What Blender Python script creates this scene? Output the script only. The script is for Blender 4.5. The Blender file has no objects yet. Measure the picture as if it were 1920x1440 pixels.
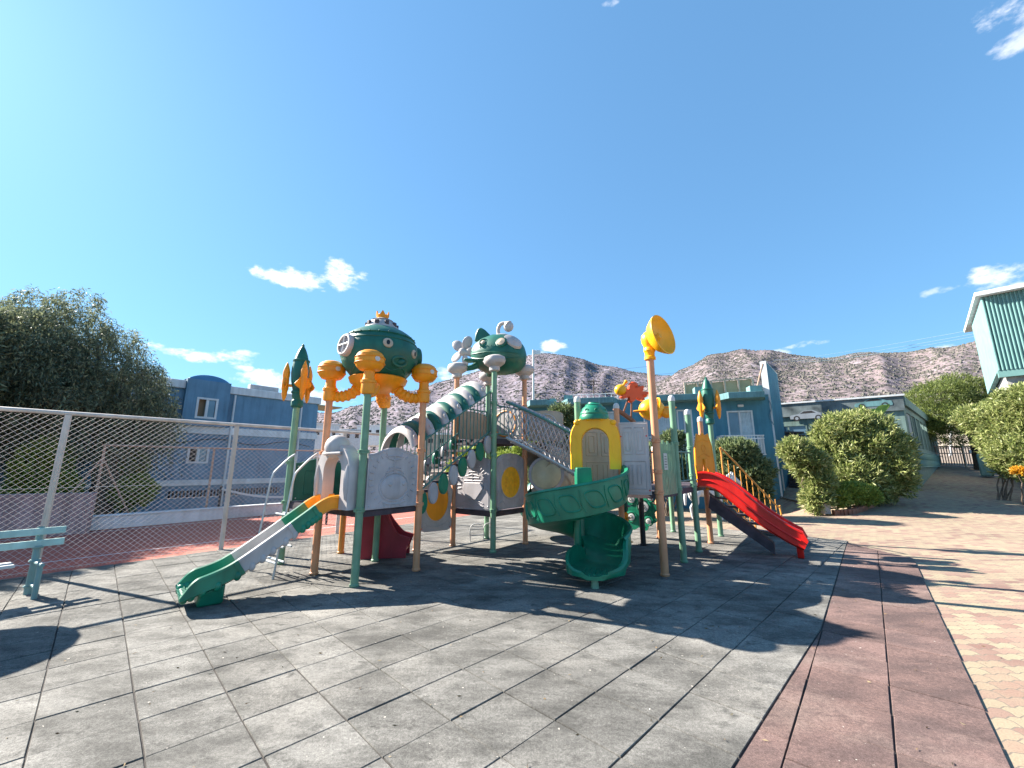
import bpy, bmesh, math, random
import numpy as np
from mathutils import Vector, Matrix, noise
R = math.radians
random.seed(7); RNG = np.random.default_rng(11)
scene = bpy.context.scene; COL = scene.collection

# ------------------------------------------------------------------ camera
F = 760.0; PIT = math.atan(152 / F); EYE = 1.7
cam_d = bpy.data.cameras.new("camera"); cam = bpy.data.objects.new("camera", cam_d); COL.objects.link(cam)
cam_d.sensor_width = 36; cam_d.lens = 36 * F / 1920; cam_d.clip_end = 6000; cam_d.clip_start = .05
cam.location = (0, 0, EYE); cam.rotation_euler = (math.pi / 2 + PIT, 0, 0)
scene.camera = cam
scene.render.resolution_x = 1024; scene.render.resolution_y = 768
scene.view_settings.view_transform = 'Standard'; scene.view_settings.look = 'None'
scene.view_settings.exposure = 1.92; scene.view_settings.gamma = 1
scene.cycles.use_preview_denoising = False

def ray(px, py):
    x = (px - 960) / F; y = -(py - 720) / F; c, s = math.cos(PIT), math.sin(PIT)
    return Vector((x, c - y * s, s + y * c))
def G(px, py, z=0.0):                      # where a pixel of the survey photo meets height z
    r = ray(px, py); t = (z - EYE) / r.z
    return Vector((r.x * t, r.y * t, z))
def D(px, py, Y):                          # the same at distance Y
    r = ray(px, py); t = Y / r.y
    return Vector((r.x * t, Y, EYE + r.z * t))
def HIT(px, py, P0, d):                    # on a vertical plane through P0 along d: (s, z)
    r = ray(px, py); det = r.x * (-d[1]) + d[0] * r.y
    t = (P0[0] * (-d[1]) + d[0] * P0[1]) / det
    s = ((r.x * t - P0[0]) * d[0] + (r.y * t - P0[1]) * d[1])
    return s, EYE + r.z * t

# ------------------------------------------------------------------ sky and sun
SUN_AZ = Vector((-math.cos(R(22)), math.sin(R(22)), 0)); SUN_EL = R(34.5)
sd = Vector((SUN_AZ.x * math.cos(SUN_EL), SUN_AZ.y * math.cos(SUN_EL), math.sin(SUN_EL)))
sun_d = bpy.data.lights.new("sun", 'SUN'); sun = bpy.data.objects.new("sun", sun_d); COL.objects.link(sun)
sun_d.energy = 5.0; sun_d.angle = R(.5); sun_d.color = (1, .93, .82)
sun.rotation_euler = sd.to_track_quat('Z', 'Y').to_euler()
world = bpy.data.worlds.new("World"); scene.world = world; world.use_nodes = True
wn = world.node_tree.nodes; wl = world.node_tree.links; wn.clear()
def N(tree, typ, **kw):
    n = tree.nodes.new(typ)
    for k, v in kw.items(): setattr(n, k, v)
    return n
def wmath(op, a, b=None, c=None):
    n = N(world.node_tree, 'ShaderNodeMath', operation=op)
    for i, v in enumerate((a, b, c)):
        if v is None: continue
        if isinstance(v, (int, float)): n.inputs[i].default_value = v
        else: wl.new(v, n.inputs[i])
    return n.outputs[0]
sky = N(world.node_tree, 'ShaderNodeTexSky', sky_type='NISHITA', sun_disc=False, sun_elevation=SUN_EL,
        sun_rotation=math.atan2(sd.x, sd.y), altitude=0, air_density=1.0, dust_density=.35, ozone_density=2.2)
tint = N(world.node_tree, 'ShaderNodeVectorMath', operation='MULTIPLY'); wl.new(sky.outputs[0], tint.inputs[0])
tint.inputs[1].default_value = (.62, 1.12, 1.22)
hsv = N(world.node_tree, 'ShaderNodeHueSaturation'); hsv.inputs['Saturation'].default_value = 1.0
gam = N(world.node_tree, 'ShaderNodeGamma'); gam.inputs[1].default_value = .5; wl.new(tint.outputs[0], gam.inputs[0])
tint2 = N(world.node_tree, 'ShaderNodeVectorMath', operation='MULTIPLY'); tint2.inputs[1].default_value = (1.30, 1.76, 2.36); wl.new(gam.outputs[0], tint2.inputs[0]); wl.new(tint2.outputs[0], hsv.inputs['Color'])
tc = N(world.node_tree, 'ShaderNodeTexCoord'); cdir = tc.outputs['Generated']
nz = N(world.node_tree, 'ShaderNodeTexNoise'); nz.inputs['Scale'].default_value = 16; nz.inputs['Detail'].default_value = 8
nz.inputs['Roughness'].default_value = .6
mp = N(world.node_tree, 'ShaderNodeMapping'); mp.inputs['Scale'].default_value = (1, 1, 1.9); wl.new(cdir, mp.inputs[0]); wl.new(mp.outputs[0], nz.inputs['Vector'])
def cloud(px, py, hw, hh, dens=1.0):       # a small cumulus in a fixed direction of the sky
    d = ray(px, py).normalized(); rt = Vector((d.y, -d.x, 0)).normalized(); up = rt.cross(d)
    k = math.sqrt(((px - 960) / F) ** 2 + ((py - 720) / F) ** 2 + 1)
    a, b = hw / F / k, hh / F / k
    def dot(v):
        n = N(world.node_tree, 'ShaderNodeVectorMath', operation='DOT_PRODUCT'); wl.new(cdir, n.inputs[0]); n.inputs[1].default_value = v; return n.outputs['Value']
    x = wmath('DIVIDE', dot(rt), a); y = wmath('DIVIDE', wmath('SUBTRACT', dot(up), 0.0), b)
    r2 = wmath('ADD', wmath('MULTIPLY', x, x), wmath('MULTIPLY', y, y))
    fr = wmath('GREATER_THAN', dot(d), 0.0)
    v = wmath('SUBTRACT', 1.0, r2)
    v = wmath('ADD', wmath('MULTIPLY', v, .55), wmath('MULTIPLY', wmath('SUBTRACT', nz.outputs['Fac'], .5), 3.0))
    v = wmath('MULTIPLY', v, wmath('LESS_THAN', r2, 2.6))
    m = N(world.node_tree, 'ShaderNodeMapRange', interpolation_type='SMOOTHSTEP'); wl.new(v, m.inputs[0]); m.inputs[1].default_value = .12; m.inputs[2].default_value = .75
    return wmath('MULTIPLY', wmath('MULTIPLY', m.outputs[0], fr), dens)
cl = None
for c in [(560, 520, 75, 22), (640, 520, 50, 38), (295, 657, 36, 17), (395, 668, 75, 18), (465, 662, 22, 8, .7), (455, 690, 20, 8, .8), (520, 715, 80, 22, .9),
          (600, 745, 90, 22, .85), (1040, 648, 30, 12, .85), (1000, 672, 55, 14, .9), (1510, 645, 40, 9, .75), (1460, 664, 26, 10, .6), (1745, 660, 38, 12), (1765, 545, 30, 10, .45),
          (1895, 520, 70, 30, .8), (1880, 30, 75, 40, .8), (1905, 75, 40, 22, .6), (1150, 4, 24, 8, .5), (720, 650, 40, 8, .4), (870, 700, 60, 18, .7), (1140, 690, 20, 8, .4)]:
    m = cloud(*c)
    cl = m if cl is None else wmath('MAXIMUM', cl, m)
mixc = N(world.node_tree, 'ShaderNodeMix', data_type='RGBA'); wl.new(cl, mixc.inputs[0]); wl.new(hsv.outputs[0], mixc.inputs[6]); mixc.inputs[7].default_value = (7.4, 7.5, 7.8, 1)
bg = N(world.node_tree, 'ShaderNodeBackground'); bg.inputs['Strength'].default_value = .051
wo = N(world.node_tree, 'ShaderNodeOutputWorld'); wl.new(mixc.outputs[2], bg.inputs[0]); wl.new(bg.outputs[0], wo.inputs[0])

# ------------------------------------------------------------------ materials
def mat(name, col, rough=.5, var=.12, nscale=3.0, bump=.0, bscale=60, col2=None, spots=None, metal=0, alpha=None, trans=0, spec=.5, detail=6, streak=0):
    m = bpy.data.materials.new(name); m.use_nodes = True; t = m.node_tree; p = t.nodes['Principled BSDF']
    p.inputs['Roughness'].default_value = rough; p.inputs['Metallic'].default_value = metal
    p.inputs['Specular IOR Level'].default_value = spec
    tcn = N(t, 'ShaderNodeNewGeometry'); n = N(t, 'ShaderNodeTexNoise'); n.inputs['Scale'].default_value = nscale; n.inputs['Detail'].default_value = detail
    t.links.new(tcn.outputs['Position'], n.inputs['Vector'])
    rp = N(t, 'ShaderNodeValToRGB'); rp.color_ramp.elements[0].position = .32; rp.color_ramp.elements[1].position = .68
    c2 = col2 if col2 else tuple(min(1, c * (1 + var) + .01 * var) for c in col)
    c1 = tuple(c * (1 - var) for c in col)
    rp.color_ramp.elements[0].color = (*c1, 1); rp.color_ramp.elements[1].color = (*c2, 1)
    t.links.new(n.outputs['Fac'], rp.inputs[0]); out = rp.outputs[0]
    if spots:                                # worn scuffs: (colour, scale, threshold)
        n2 = N(t, 'ShaderNodeTexNoise'); n2.inputs['Scale'].default_value = spots[1]; n2.inputs['Detail'].default_value = 9; n2.inputs['Roughness'].default_value = .7
        t.links.new(tcn.outputs['Position'], n2.inputs['Vector'])
        mr = N(t, 'ShaderNodeMapRange'); mr.inputs[1].default_value = spots[2]; mr.inputs[2].default_value = spots[2] + .08; t.links.new(n2.outputs['Fac'], mr.inputs[0])
        mx = N(t, 'ShaderNodeMix', data_type='RGBA'); t.links.new(mr.outputs[0], mx.inputs[0]); t.links.new(out, mx.inputs[6]); mx.inputs[7].default_value = (*spots[0], 1); out = mx.outputs[2]
    if streak:                               # run-off stains down the render
        mq = N(t, 'ShaderNodeMapping'); mq.inputs['Scale'].default_value = (2.2, 2.2, .22); t.links.new(tcn.outputs['Position'], mq.inputs[0])
        n4 = N(t, 'ShaderNodeTexNoise'); n4.inputs['Scale'].default_value = 2.4; n4.inputs['Detail'].default_value = 8; n4.inputs['Roughness'].default_value = .65; t.links.new(mq.outputs[0], n4.inputs['Vector'])
        m4 = N(t, 'ShaderNodeMapRange'); m4.inputs[1].default_value = .42; m4.inputs[2].default_value = .66; m4.inputs[3].default_value = 1; m4.inputs[4].default_value = 1 - streak; t.links.new(n4.outputs['Fac'], m4.inputs[0])
        sc4 = N(t, 'ShaderNodeVectorMath', operation='SCALE'); t.links.new(out, sc4.inputs[0]); t.links.new(m4.outputs[0], sc4.inputs['Scale']); out = sc4.outputs[0]
    t.links.new(out, p.inputs['Base Color'])
    if bump:
        n3 = N(t, 'ShaderNodeTexNoise'); n3.inputs['Scale'].default_value = bscale; n3.inputs['Detail'].default_value = 5; t.links.new(tcn.outputs['Position'], n3.inputs['Vector'])
        b = N(t, 'ShaderNodeBump'); b.inputs['Strength'].default_value = bump; b.inputs['Distance'].default_value = .01; t.links.new(n3.outputs['Fac'], b.inputs['Height']); t.links.new(b.outputs[0], p.inputs['Normal'])
    if alpha is not None: p.inputs['Alpha'].default_value = alpha
    if trans: p.inputs['Transmission Weight'].default_value = trans
    return m
M = {}
M['green'] = mat('green_plastic', (.006, .19, .105), .38, .18, 4, .05, spots=((.05, .22, .16), 9, .66), streak=0.20)
M['dgreen'] = mat('dark_green_plastic', (.007, .115, .078), .45, .2, 4, .05, spots=((.05, .15, .12), 8, .66), streak=0.20)
M['lgreen'] = mat('bright_green_plastic', (.02, .30, .10), .4, .15)
M['yellow'] = mat('yellow_plastic', (.95, .43, .003), .4, .08, 3, .04, spots=((0.536, 0.402, 0.080), 10, .68), streak=0.15)
M['orange'] = mat('orange_plastic', (.88, .31, .005), .42, .1, 3, .04, spots=((0.402, 0.228, 0.054), 12, .66), streak=0.18)
M['dyellow'] = mat('amber_window_plastic', (.85, .42, .004), .35, .15, 12, .1)
M['red'] = mat('red_plastic', (.72, .014, .008), .35, .1, 3, .04, streak=0.20)
M['dred'] = mat('dark_red_plastic', (.32, .016, .03), .5, .2, 3, .04)
M['verm'] = mat('vermilion_plastic', (.8, .09, .01), .4, .1)
M['grey'] = mat('grey_plastic', (.44, .41, .43), .5, .14, 3, .06, spots=((.5, .46, .44), 11, .62), streak=0.18)
M['lgrey'] = mat('pale_grey_plastic', (.46, .42, .41), .5, .12, 3, .05, streak=0.18)
M['cream'] = mat('cream_plastic', (0.442, 0.348, 0.255), .5, .12, 3, .05)
M['bubble'] = mat('translucent_plastic', (.72, .66, .46), .25, .15, 5, 0, alpha=.75)
M['gpost'] = mat('green_painted_steel', (.17, .32, .20), .42, .12, 5, .05, spots=((.07, .10, .06), 14, .68), streak=0.20)
M['opost'] = mat('apricot_painted_steel', (.62, .28, .14), .45, .12, 5, .05, spots=((0.201, 0.087, 0.040), 16, .66), streak=0.20)
M['ogpost'] = mat('ochre_painted_steel', (.62, .27, .05), .45, .1)
M['black'] = mat('black_painted_steel', (.015, .015, .017), .5, .1)
M['brown'] = mat('brown_painted_steel', (.25, .10, .05), .5, .15)
M['deck'] = mat('coated_deck_steel', (.055, .04, .05), .7, .3, 6, .3)
M['rope'] = mat('grey_rope', (.38, .36, .38), .8, .2, 40)
M['steel'] = mat('galvanised_steel', (.42, .46, .48), .4, .15, 10, metal=.3)
M['tealrail'] = mat('teal_rail', (.06, .17, .15), .5, .1)
M['white'] = mat('white_plastic', (0.536, 0.536, 0.523), .4, .05)
M['pupil'] = mat('black_plastic', (.01, .01, .01), .3, .05)
M['fence'] = mat('cream_fence_paint', (.58, .51, .46), .5, .1, 4, .05, spots=((0.201, 0.134, 0.094), 20, .68), streak=0.20)
M['wire'] = mat('fence_wire', (.62, .56, .53), .5, .1)
M['ofence'] = mat('salmon_fence_paint', (0.369, 0.241, 0.174), .5, .1)
M['bench'] = mat('aqua_bench_paint', (.36, .54, .50), .5, .12, 6, .06, spots=((0.335, 0.335, 0.302), 22, .66), streak=0.20)
M['benchleg'] = mat('teal_bench_leg', (.16, .28, .28), .5, .12)
M['bwhite'] = mat('white_render', (.62, .64, .66), .8, .08, 2, .15, 30, streak=0.20)
M['bblue'] = mat('blue_render', (.13, .25, .36), .85, .14, 1.2, .2, 25, spots=((.13, .26, .35), 3, .62), streak=0.22)
M['tblue'] = mat('teal_render', (.065, .21, .29), .85, .14, 1.0, .2, 25, spots=((.10, .25, .31), 3, .62), streak=0.20)
M['tslab'] = mat('teal_slab', (.12, .26, .28), .85, .12, 2, .15, 25, streak=0.35)
M['aqua'] = mat('aqua_render', (.17, .32, .32), .85, .08, 2, .15, 25, streak=0.20)
M['aquac'] = mat('aqua_cladding', (0.134, 0.268, 0.255), .6, .08, 2)
M['stone'] = mat('whitewashed_stone', (0.335, 0.322, 0.308), .9, .3, 3, .8, 6)
M['wallpink'] = mat('pinkish_render', (.34, .24, .24), .9, .12, 1.5, .2, 20, streak=0.35)
M['kerbw'] = mat('pale_concrete', (0.335, 0.315, 0.295), .9, .15, 3, .3, 30, streak=0.20)
M['brick'] = mat('red_brick_kerb', (0.281, 0.114, 0.067), .9, .2, 6, .3, 30)
M['wood'] = mat('dark_timber', (.06, .045, .04), .8, .4, 3, .3, 20)
M['beige'] = mat('beige_boarding', (0.375, 0.295, 0.174), .8, .14, 2, .1)
M['glass'] = mat('window_glass', (.10, .17, .24), .08, .3, .8, spec=.9)
M['dark'] = mat('dark_interior', (.02, .018, .02), .6, .3)
M['curtain'] = mat('curtain_cloth', (.45, .52, .56), .9, .12, 8)
M['tan'] = mat('tan_blind', (.40, .30, .2), .8, .1)
M['domeblue'] = mat('blue_sheet', (.05, .19, .36), .5, .1, 2)
M['fascia'] = mat('printed_fascia', (.06, .085, .095), .6, .6, 1.6, col2=(.17, .21, .22))
M['carw'] = mat('printed_white', (.24, .27, .31), .6, .1)
M['sage'] = mat('sage_paint', (.16, .24, .22), .8, .1, streak=0.35)
M['court'] = mat('salmon_court_paint', (0.348, 0.087, 0.057), .9, .12, 1.5, .2, 80, spots=((0.369, 0.134, 0.094), 2.2, .6))
M['earth'] = mat('dry_earth', (0.228, 0.174, 0.134), .95, .2, .6, .4, 8)
M['lawn'] = mat('dry_lawn', (.16, .17, .05), .95, .3, 4, .6, 40)
M['bark'] = mat('bark', (.13, .095, .07), .9, .3, 8, .6, 20)
M['house'] = mat('house_render', (0.335, 0.295, 0.248), .9, .1, streak=0.20)
M['horse'] = mat('white_fibreglass', (0.496, 0.496, 0.496), .5, .06)
M['tubepole'] = mat('grey_pole', (.5, .5, .5), .5, .1)
M['cable'] = mat('cable', (.12, .2, .25), .6, .1)
M['parasol'] = mat('parasol_cloth', (0.268, 0.234, 0.201), .9, .1)

def leafmat(name, cols, rough=.5, tr=.35):
    m = bpy.data.materials.new(name); m.use_nodes = True; t = m.node_tree; p = t.nodes['Principled BSDF']
    g = N(t, 'ShaderNodeNewGeometry'); rp = N(t, 'ShaderNodeValToRGB'); el = rp.color_ramp.elements
    while len(el) < len(cols): el.new(.5)
    for i, c in enumerate(cols): el[i].position = i / (len(cols) - 1); el[i].color = (*c, 1)
    t.links.new(g.outputs['Random Per Island'], rp.inputs[0]); t.links.new(rp.outputs[0], p.inputs['Base Color'])
    p.inputs['Roughness'].default_value = rough
    tl = N(t, 'ShaderNodeBsdfTranslucent'); t.links.new(rp.outputs[0], tl.inputs[0]); mx = N(t, 'ShaderNodeMixShader'); mx.inputs[0].default_value = tr
    t.links.new(p.outputs[0], mx.inputs[1]); t.links.new(tl.outputs[0], mx.inputs[2]); t.links.new(mx.outputs[0], t.nodes['Material Output'].inputs[0])
    return m
M['olean'] = leafmat('oleander_leaves', [(.09, .13, .035), (.20, .25, .07), (.34, .38, .13), (.50, .50, .24)])
M['oleand'] = leafmat('dark_leaves', [(.04, .07, .03), (.09, .13, .05), (.17, .22, .09), (.26, .30, .15)])
M['pepper'] = leafmat('weeping_leaves', [(.06, .08, .05), (.12, .145, .09), (.20, .23, .14), (.32, .34, .18)], .6)
M['pine'] = leafmat('pine_needles', [(.05, .08, .02), (.13, .17, .04), (.24, .28, .07)])
M['lime'] = leafmat('lime_leaves', [(.12, .18, .03), (.24, .32, .05), (.36, .42, .09)])
M['banana'] = leafmat('banana_leaf', [(.16, .30, .04), (.3, .42, .07)], tr=.5)
M['gold'] = leafmat('golden_flowers', [(.5, .25, .02), (.7, .4, .03)])
M['scrub'] = leafmat('scrub_leaves', [(.06, .06, .055), (.11, .105, .09), (.16, .145, .12)], .9, .0)

# ------------------------------------------------------------------ mesh helpers
class MB:
    def __init__(s): s.v = []; s.f = []; s.mi = []
    def add(s, vs, fs, mi=0):
        o = len(s.v); s.v += [tuple(v) for v in vs]; s.f += [tuple(i + o for i in f) for f in fs]; s.mi += [mi] * len(fs); return s
    def hexa(s, p, mi=0):                  # 8 points: 4 bottom, 4 top
        return s.add(p, [(3, 2, 1, 0), (4, 5, 6, 7), (0, 1, 5, 4), (1, 2, 6, 5), (2, 3, 7, 6), (3, 0, 4, 7)], mi)
    def box(s, c, size, rz=0, mi=0, m=None):
        x, y, z = [a / 2 for a in size]; mm = m if m else Matrix.Rotation(rz, 3, 'Z'); c = Vector(c)
        return s.hexa([c + mm @ Vector(q) for q in [(-x, -y, -z), (x, -y, -z), (x, y, -z), (-x, y, -z), (-x, -y, z), (x, -y, z), (x, y, z), (-x, y, z)]], mi)
    def tube(s, pts, r, n=10, mi=0, caps=True, closed=False, up=None):
        pts = [Vector(p) for p in pts]; k = len(pts); rs = r if isinstance(r, (list, tuple)) else [r] * k
        ref = None; vs = []; fs = []
        for i, p in enumerate(pts):
            if closed: d = pts[(i + 1) % k] - pts[i - 1]
            else: d = pts[min(i + 1, k - 1)] - pts[max(i - 1, 0)]
            d.normalize()
            if ref is None:
                ref = Vector((0, 0, 1)) if abs(d.z) < .9 else Vector((1, 0, 0))
            a = d.cross(ref)
            if a.length < 1e-4: a = d.orthogonal()
            a.normalize(); b = a.cross(d); ref = b
            for j in range(n):
                t = 2 * math.pi * j / n; vs.append(p + (a * math.cos(t) + b * math.sin(t)) * rs[i])
        m = k if closed else k - 1
        for i in range(m):
            for j in range(n):
                i2 = (i + 1) % k
                fs.append((i * n + j, i * n + (j + 1) % n, i2 * n + (j + 1) % n, i2 * n + j))
        if caps and not closed: fs.append(tuple(range(n - 1, -1, -1))); fs.append(tuple((k - 1) * n + j for j in range(n)))
        return s.add(vs, [f[::-1] for f in fs], mi)
    def lathe(s, prof, o=(0, 0, 0), axis=(0, 0, 1), n=24, mi=0, sx=1, sy=1, xa=None):   # prof: (radius, height)
        ax = Vector(axis).normalized(); a = Vector(xa) if xa is not None else ax.orthogonal().normalized(); a = (a - ax * a.dot(ax)).normalized(); b = ax.cross(a); o = Vector(o); vs = []; fs = []
        for (r, h) in prof:
            for j in range(n):
                t = 2 * math.pi * j / n; vs.append(o + ax * h + a * (r * sx * math.cos(t)) + b * (r * sy * math.sin(t)))
        for i in range(len(prof) - 1):
            for j in range(n): fs.append((i * n + j, i * n + (j + 1) % n, (i + 1) * n + (j + 1) % n, (i + 1) * n + j))
        if prof[0][0] > 1e-4: fs.append(tuple(range(n - 1, -1, -1)))
        if prof[-1][0] > 1e-4: fs.append(tuple((len(prof) - 1) * n + j for j in range(n)))
        return s.add(vs, fs, mi)
    def ell(s, c, r, rot=None, n=20, k=12, mi=0):
        rot = rot or Matrix.Identity(3); c = Vector(c); vs = []; fs = []
        for i in range(k + 1):
            p = math.pi * i / k
            for j in range(n):
                t = 2 * math.pi * j / n
                vs.append(c + rot @ Vector((r[0] * math.sin(p) * math.cos(t), r[1] * math.sin(p) * math.sin(t), -r[2] * math.cos(p))))
        for i in range(k):
            for j in range(n): fs.append((i * n + j, i * n + (j + 1) % n, (i + 1) * n + (j + 1) % n, (i + 1) * n + j))
        return s.add(vs, fs, mi)
    def prism(s, poly, fr, t0, t1, mi=0):   # poly in (x,y) of frame fr=(o,ax,ay,an), from t0 to t1 along an
        o, ax, ay, an = fr; n = len(poly)
        vs = [o + ax * p[0] + ay * p[1] + an * t0 for p in poly] + [o + ax * p[0] + ay * p[1] + an * t1 for p in poly]
        fs = [tuple(range(n - 1, -1, -1)), tuple(range(n, 2 * n))] + [(i, (i + 1) % n, n + (i + 1) % n, n + i) for i in range(n)]
        return s.add(vs, fs, mi)
    def ring(s, outer, inner, fr, t0, t1, mi=0):   # plate with a hole, equal counts
        o, ax, ay, an = fr; n = len(outer)
        vs = []
        for t in (t0, t1):
            for q in (outer, inner): vs += [o + ax * p[0] + ay * p[1] + an * t for p in q]
        fs = []
        for i in range(n):
            j = (i + 1) % n
            fs += [(i, n + i, n + j, j), (2 * n + i, 2 * n + j, 3 * n + j, 3 * n + i), (i, j, 2 * n + j, 2 * n + i), (n + j, n + i, 3 * n + i, 3 * n + j)]
        return s.add(vs, fs, mi)
    def strokes(s, lines, fr, off, r, n=6, mi=0):
        o, ax, ay, an = fr
        for L in lines: s.tube([o + ax * p[0] + ay * p[1] + an * off for p in L], r, n, mi)
        return s
    def sweep(s, frames, prof, mi=0):       # frames: (pos, lateral, up); prof closed loop of (x, y) or function of index
        vs = []; fs = []
        for i, (p, l, u) in enumerate(frames):
            pr = prof(i) if callable(prof) else prof
            n = len(pr); vs += [p + l * q[0] + u * q[1] for q in pr]
        for i in range(len(frames) - 1):
            for j in range(n): fs.append((i * n + j, (i + 1) * n + j, (i + 1) * n + (j + 1) % n, i * n + (j + 1) % n))
        fs.append(tuple(range(n))); fs.append(tuple((len(frames) - 1) * n + j for j in range(n - 1, -1, -1)))
        return s.add(vs, fs, mi)
    def build(s, name, mats, parent=None, smooth=True, bevel=0, ang=35, segs=2):
        me = bpy.data.meshes.new(name); me.from_pydata(s.v, [], s.f)
        if not isinstance(mats, (list, tuple)): mats = [mats]
        for m in mats: me.materials.append(M[m] if isinstance(m, str) else m)
        if len(mats) > 1: me.polygons.foreach_set('material_index', s.mi)
        bm = bmesh.new(); bm.from_mesh(me); bmesh.ops.recalc_face_normals(bm, faces=bm.faces); bm.to_mesh(me); bm.free()
        if smooth:
            me.polygons.foreach_set('use_smooth', [True] * len(me.polygons)); me.set_sharp_from_angle(angle=R(ang))
        me.update(); o = bpy.data.objects.new(name, me); COL.objects.link(o)
        if parent: o.parent = parent; 
        if bevel:
            b = o.modifiers.new('bevel', 'BEVEL'); b.width = bevel; b.segments = segs; b.limit_method = 'ANGLE'; b.angle_limit = R(30)
        return o
def tag(o, label=None, cat=None, group=None, kind=None):
    if label: o['label'] = label
    if cat: o['category'] = cat
    if group: o['group'] = group
    if kind: o['kind'] = kind
    return o
def empty(name, loc, label, cat, group=None):
    o = bpy.data.objects.new(name, None); COL.objects.link(o); o.location = loc; o.empty_display_size = .2
    tag(o, label, cat, group); bpy.context.view_layer.update(); return o
def part(mb, name, mats, par, label=None, **kw):    # mb is in world coordinates; keep it there
    o = mb.build(name, mats, None, **kw); o.parent = par
    root = par; 
    loc = Vector((0, 0, 0))
    while root: loc += root.location; root = root.parent
    # shift mesh data so it sits at the parent's origin
    o.data.transform(Matrix.Translation(-loc))
    if label: o['label'] = label
    return o
def copy_tree(o, parent=None):
    c = o.copy(); COL.objects.link(c); c.parent = parent
    for ch in list(o.children): copy_tree(ch, c)
    return c
def bez(P, n=16):                           # Catmull-Rom through points
    P = [Vector(p) for p in P]; out = []
    for i in range(len(P) - 1):
        p0 = P[i - 1] if i else P[i] * 2 - P[i + 1]; p1, p2 = P[i], P[i + 1]; p3 = P[i + 2] if i + 2 < len(P) else P[i + 1] * 2 - P[i]
        for k in range(n):
            t = k / n; out.append(.5 * ((2 * p1) + (p2 - p0) * t + (2 * p0 - 5 * p1 + 4 * p2 - p3) * t * t + (3 * p1 - p0 - 3 * p2 + p3) * t ** 3))
    out.append(P[-1]); return out
def circ(cx, cy, rx, ry=None, n=32, a0=0, a1=360):
    ry = ry or rx
    full = abs(a1 - a0) >= 360
    return [(cx + rx * math.cos(R(a0 + (a1 - a0) * i / (n if full else n - 1))), cy + ry * math.sin(R(a0 + (a1 - a0) * i / (n if full else n - 1)))) for i in range(n)]
def frame(A, B, z0):                        # vertical panel frame from A to B, normal to the right-hand (viewer) side
    A = Vector((A[0], A[1], z0)); ax = Vector((B[0] - A.x, B[1] - A.y, 0)); L = ax.length; ax.normalize()
    return (A, ax, Vector((0, 0, 1)), ax.cross(Vector((0, 0, 1)))), L

# ------------------------------------------------------------------ terrain
def zr(x, y):
    def ss(t): t = max(0, min(1, t)); return t * t * (3 - 2 * t)
    k = ss((x - 11.2) / 2.2)
    t = max(0, y - 13.8); r = .108 * t - .108 * 1.2 * (1 - math.exp(-t / 1.2))
    return k * min(r, 3.0 + .02 * t) - (1 - k) * .36 * ss((y - 13.8) / 4.5) * ss((60 - y) / 20)
def grid(name, xs, ys, zf, m, kind='structure', keep=None):
    mb = MB(); nx, ny = len(xs), len(ys)
    mb.v = [(x, y, zf(x, y)) for y in ys for x in xs]
    mb.f = [(j * nx + i, j * nx + i + 1, (j + 1) * nx + i + 1, (j + 1) * nx + i) for j in range(ny - 1) for i in range(nx - 1) if keep is None or keep((xs[i] + xs[i + 1]) / 2, (ys[j] + ys[j + 1]) / 2)]
    mb.mi = [0] * len(mb.f)
    return tag(mb.build(name, m), kind=kind)
gx = sorted(set([-1500, -700, -300, -120, -60] + list(range(-40, 8, 8)) + [8 + .5 * i for i in range(24)] + list(range(20, 60, 5)) + [80, 120, 300, 700, 1500]))
gy = sorted(set([-60, -20, 0, 8] + [12 + i * .7 for i in range(36)] + list(range(38, 60, 4)) + [80, 120, 300, 700, 1500, 2500]))
grid('ground', gx, gy, lambda x, y: zr(x, y) - .10 if y < 60 else zr(x, y) - .1 - (y - 60) * .0, M['earth'])

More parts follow.
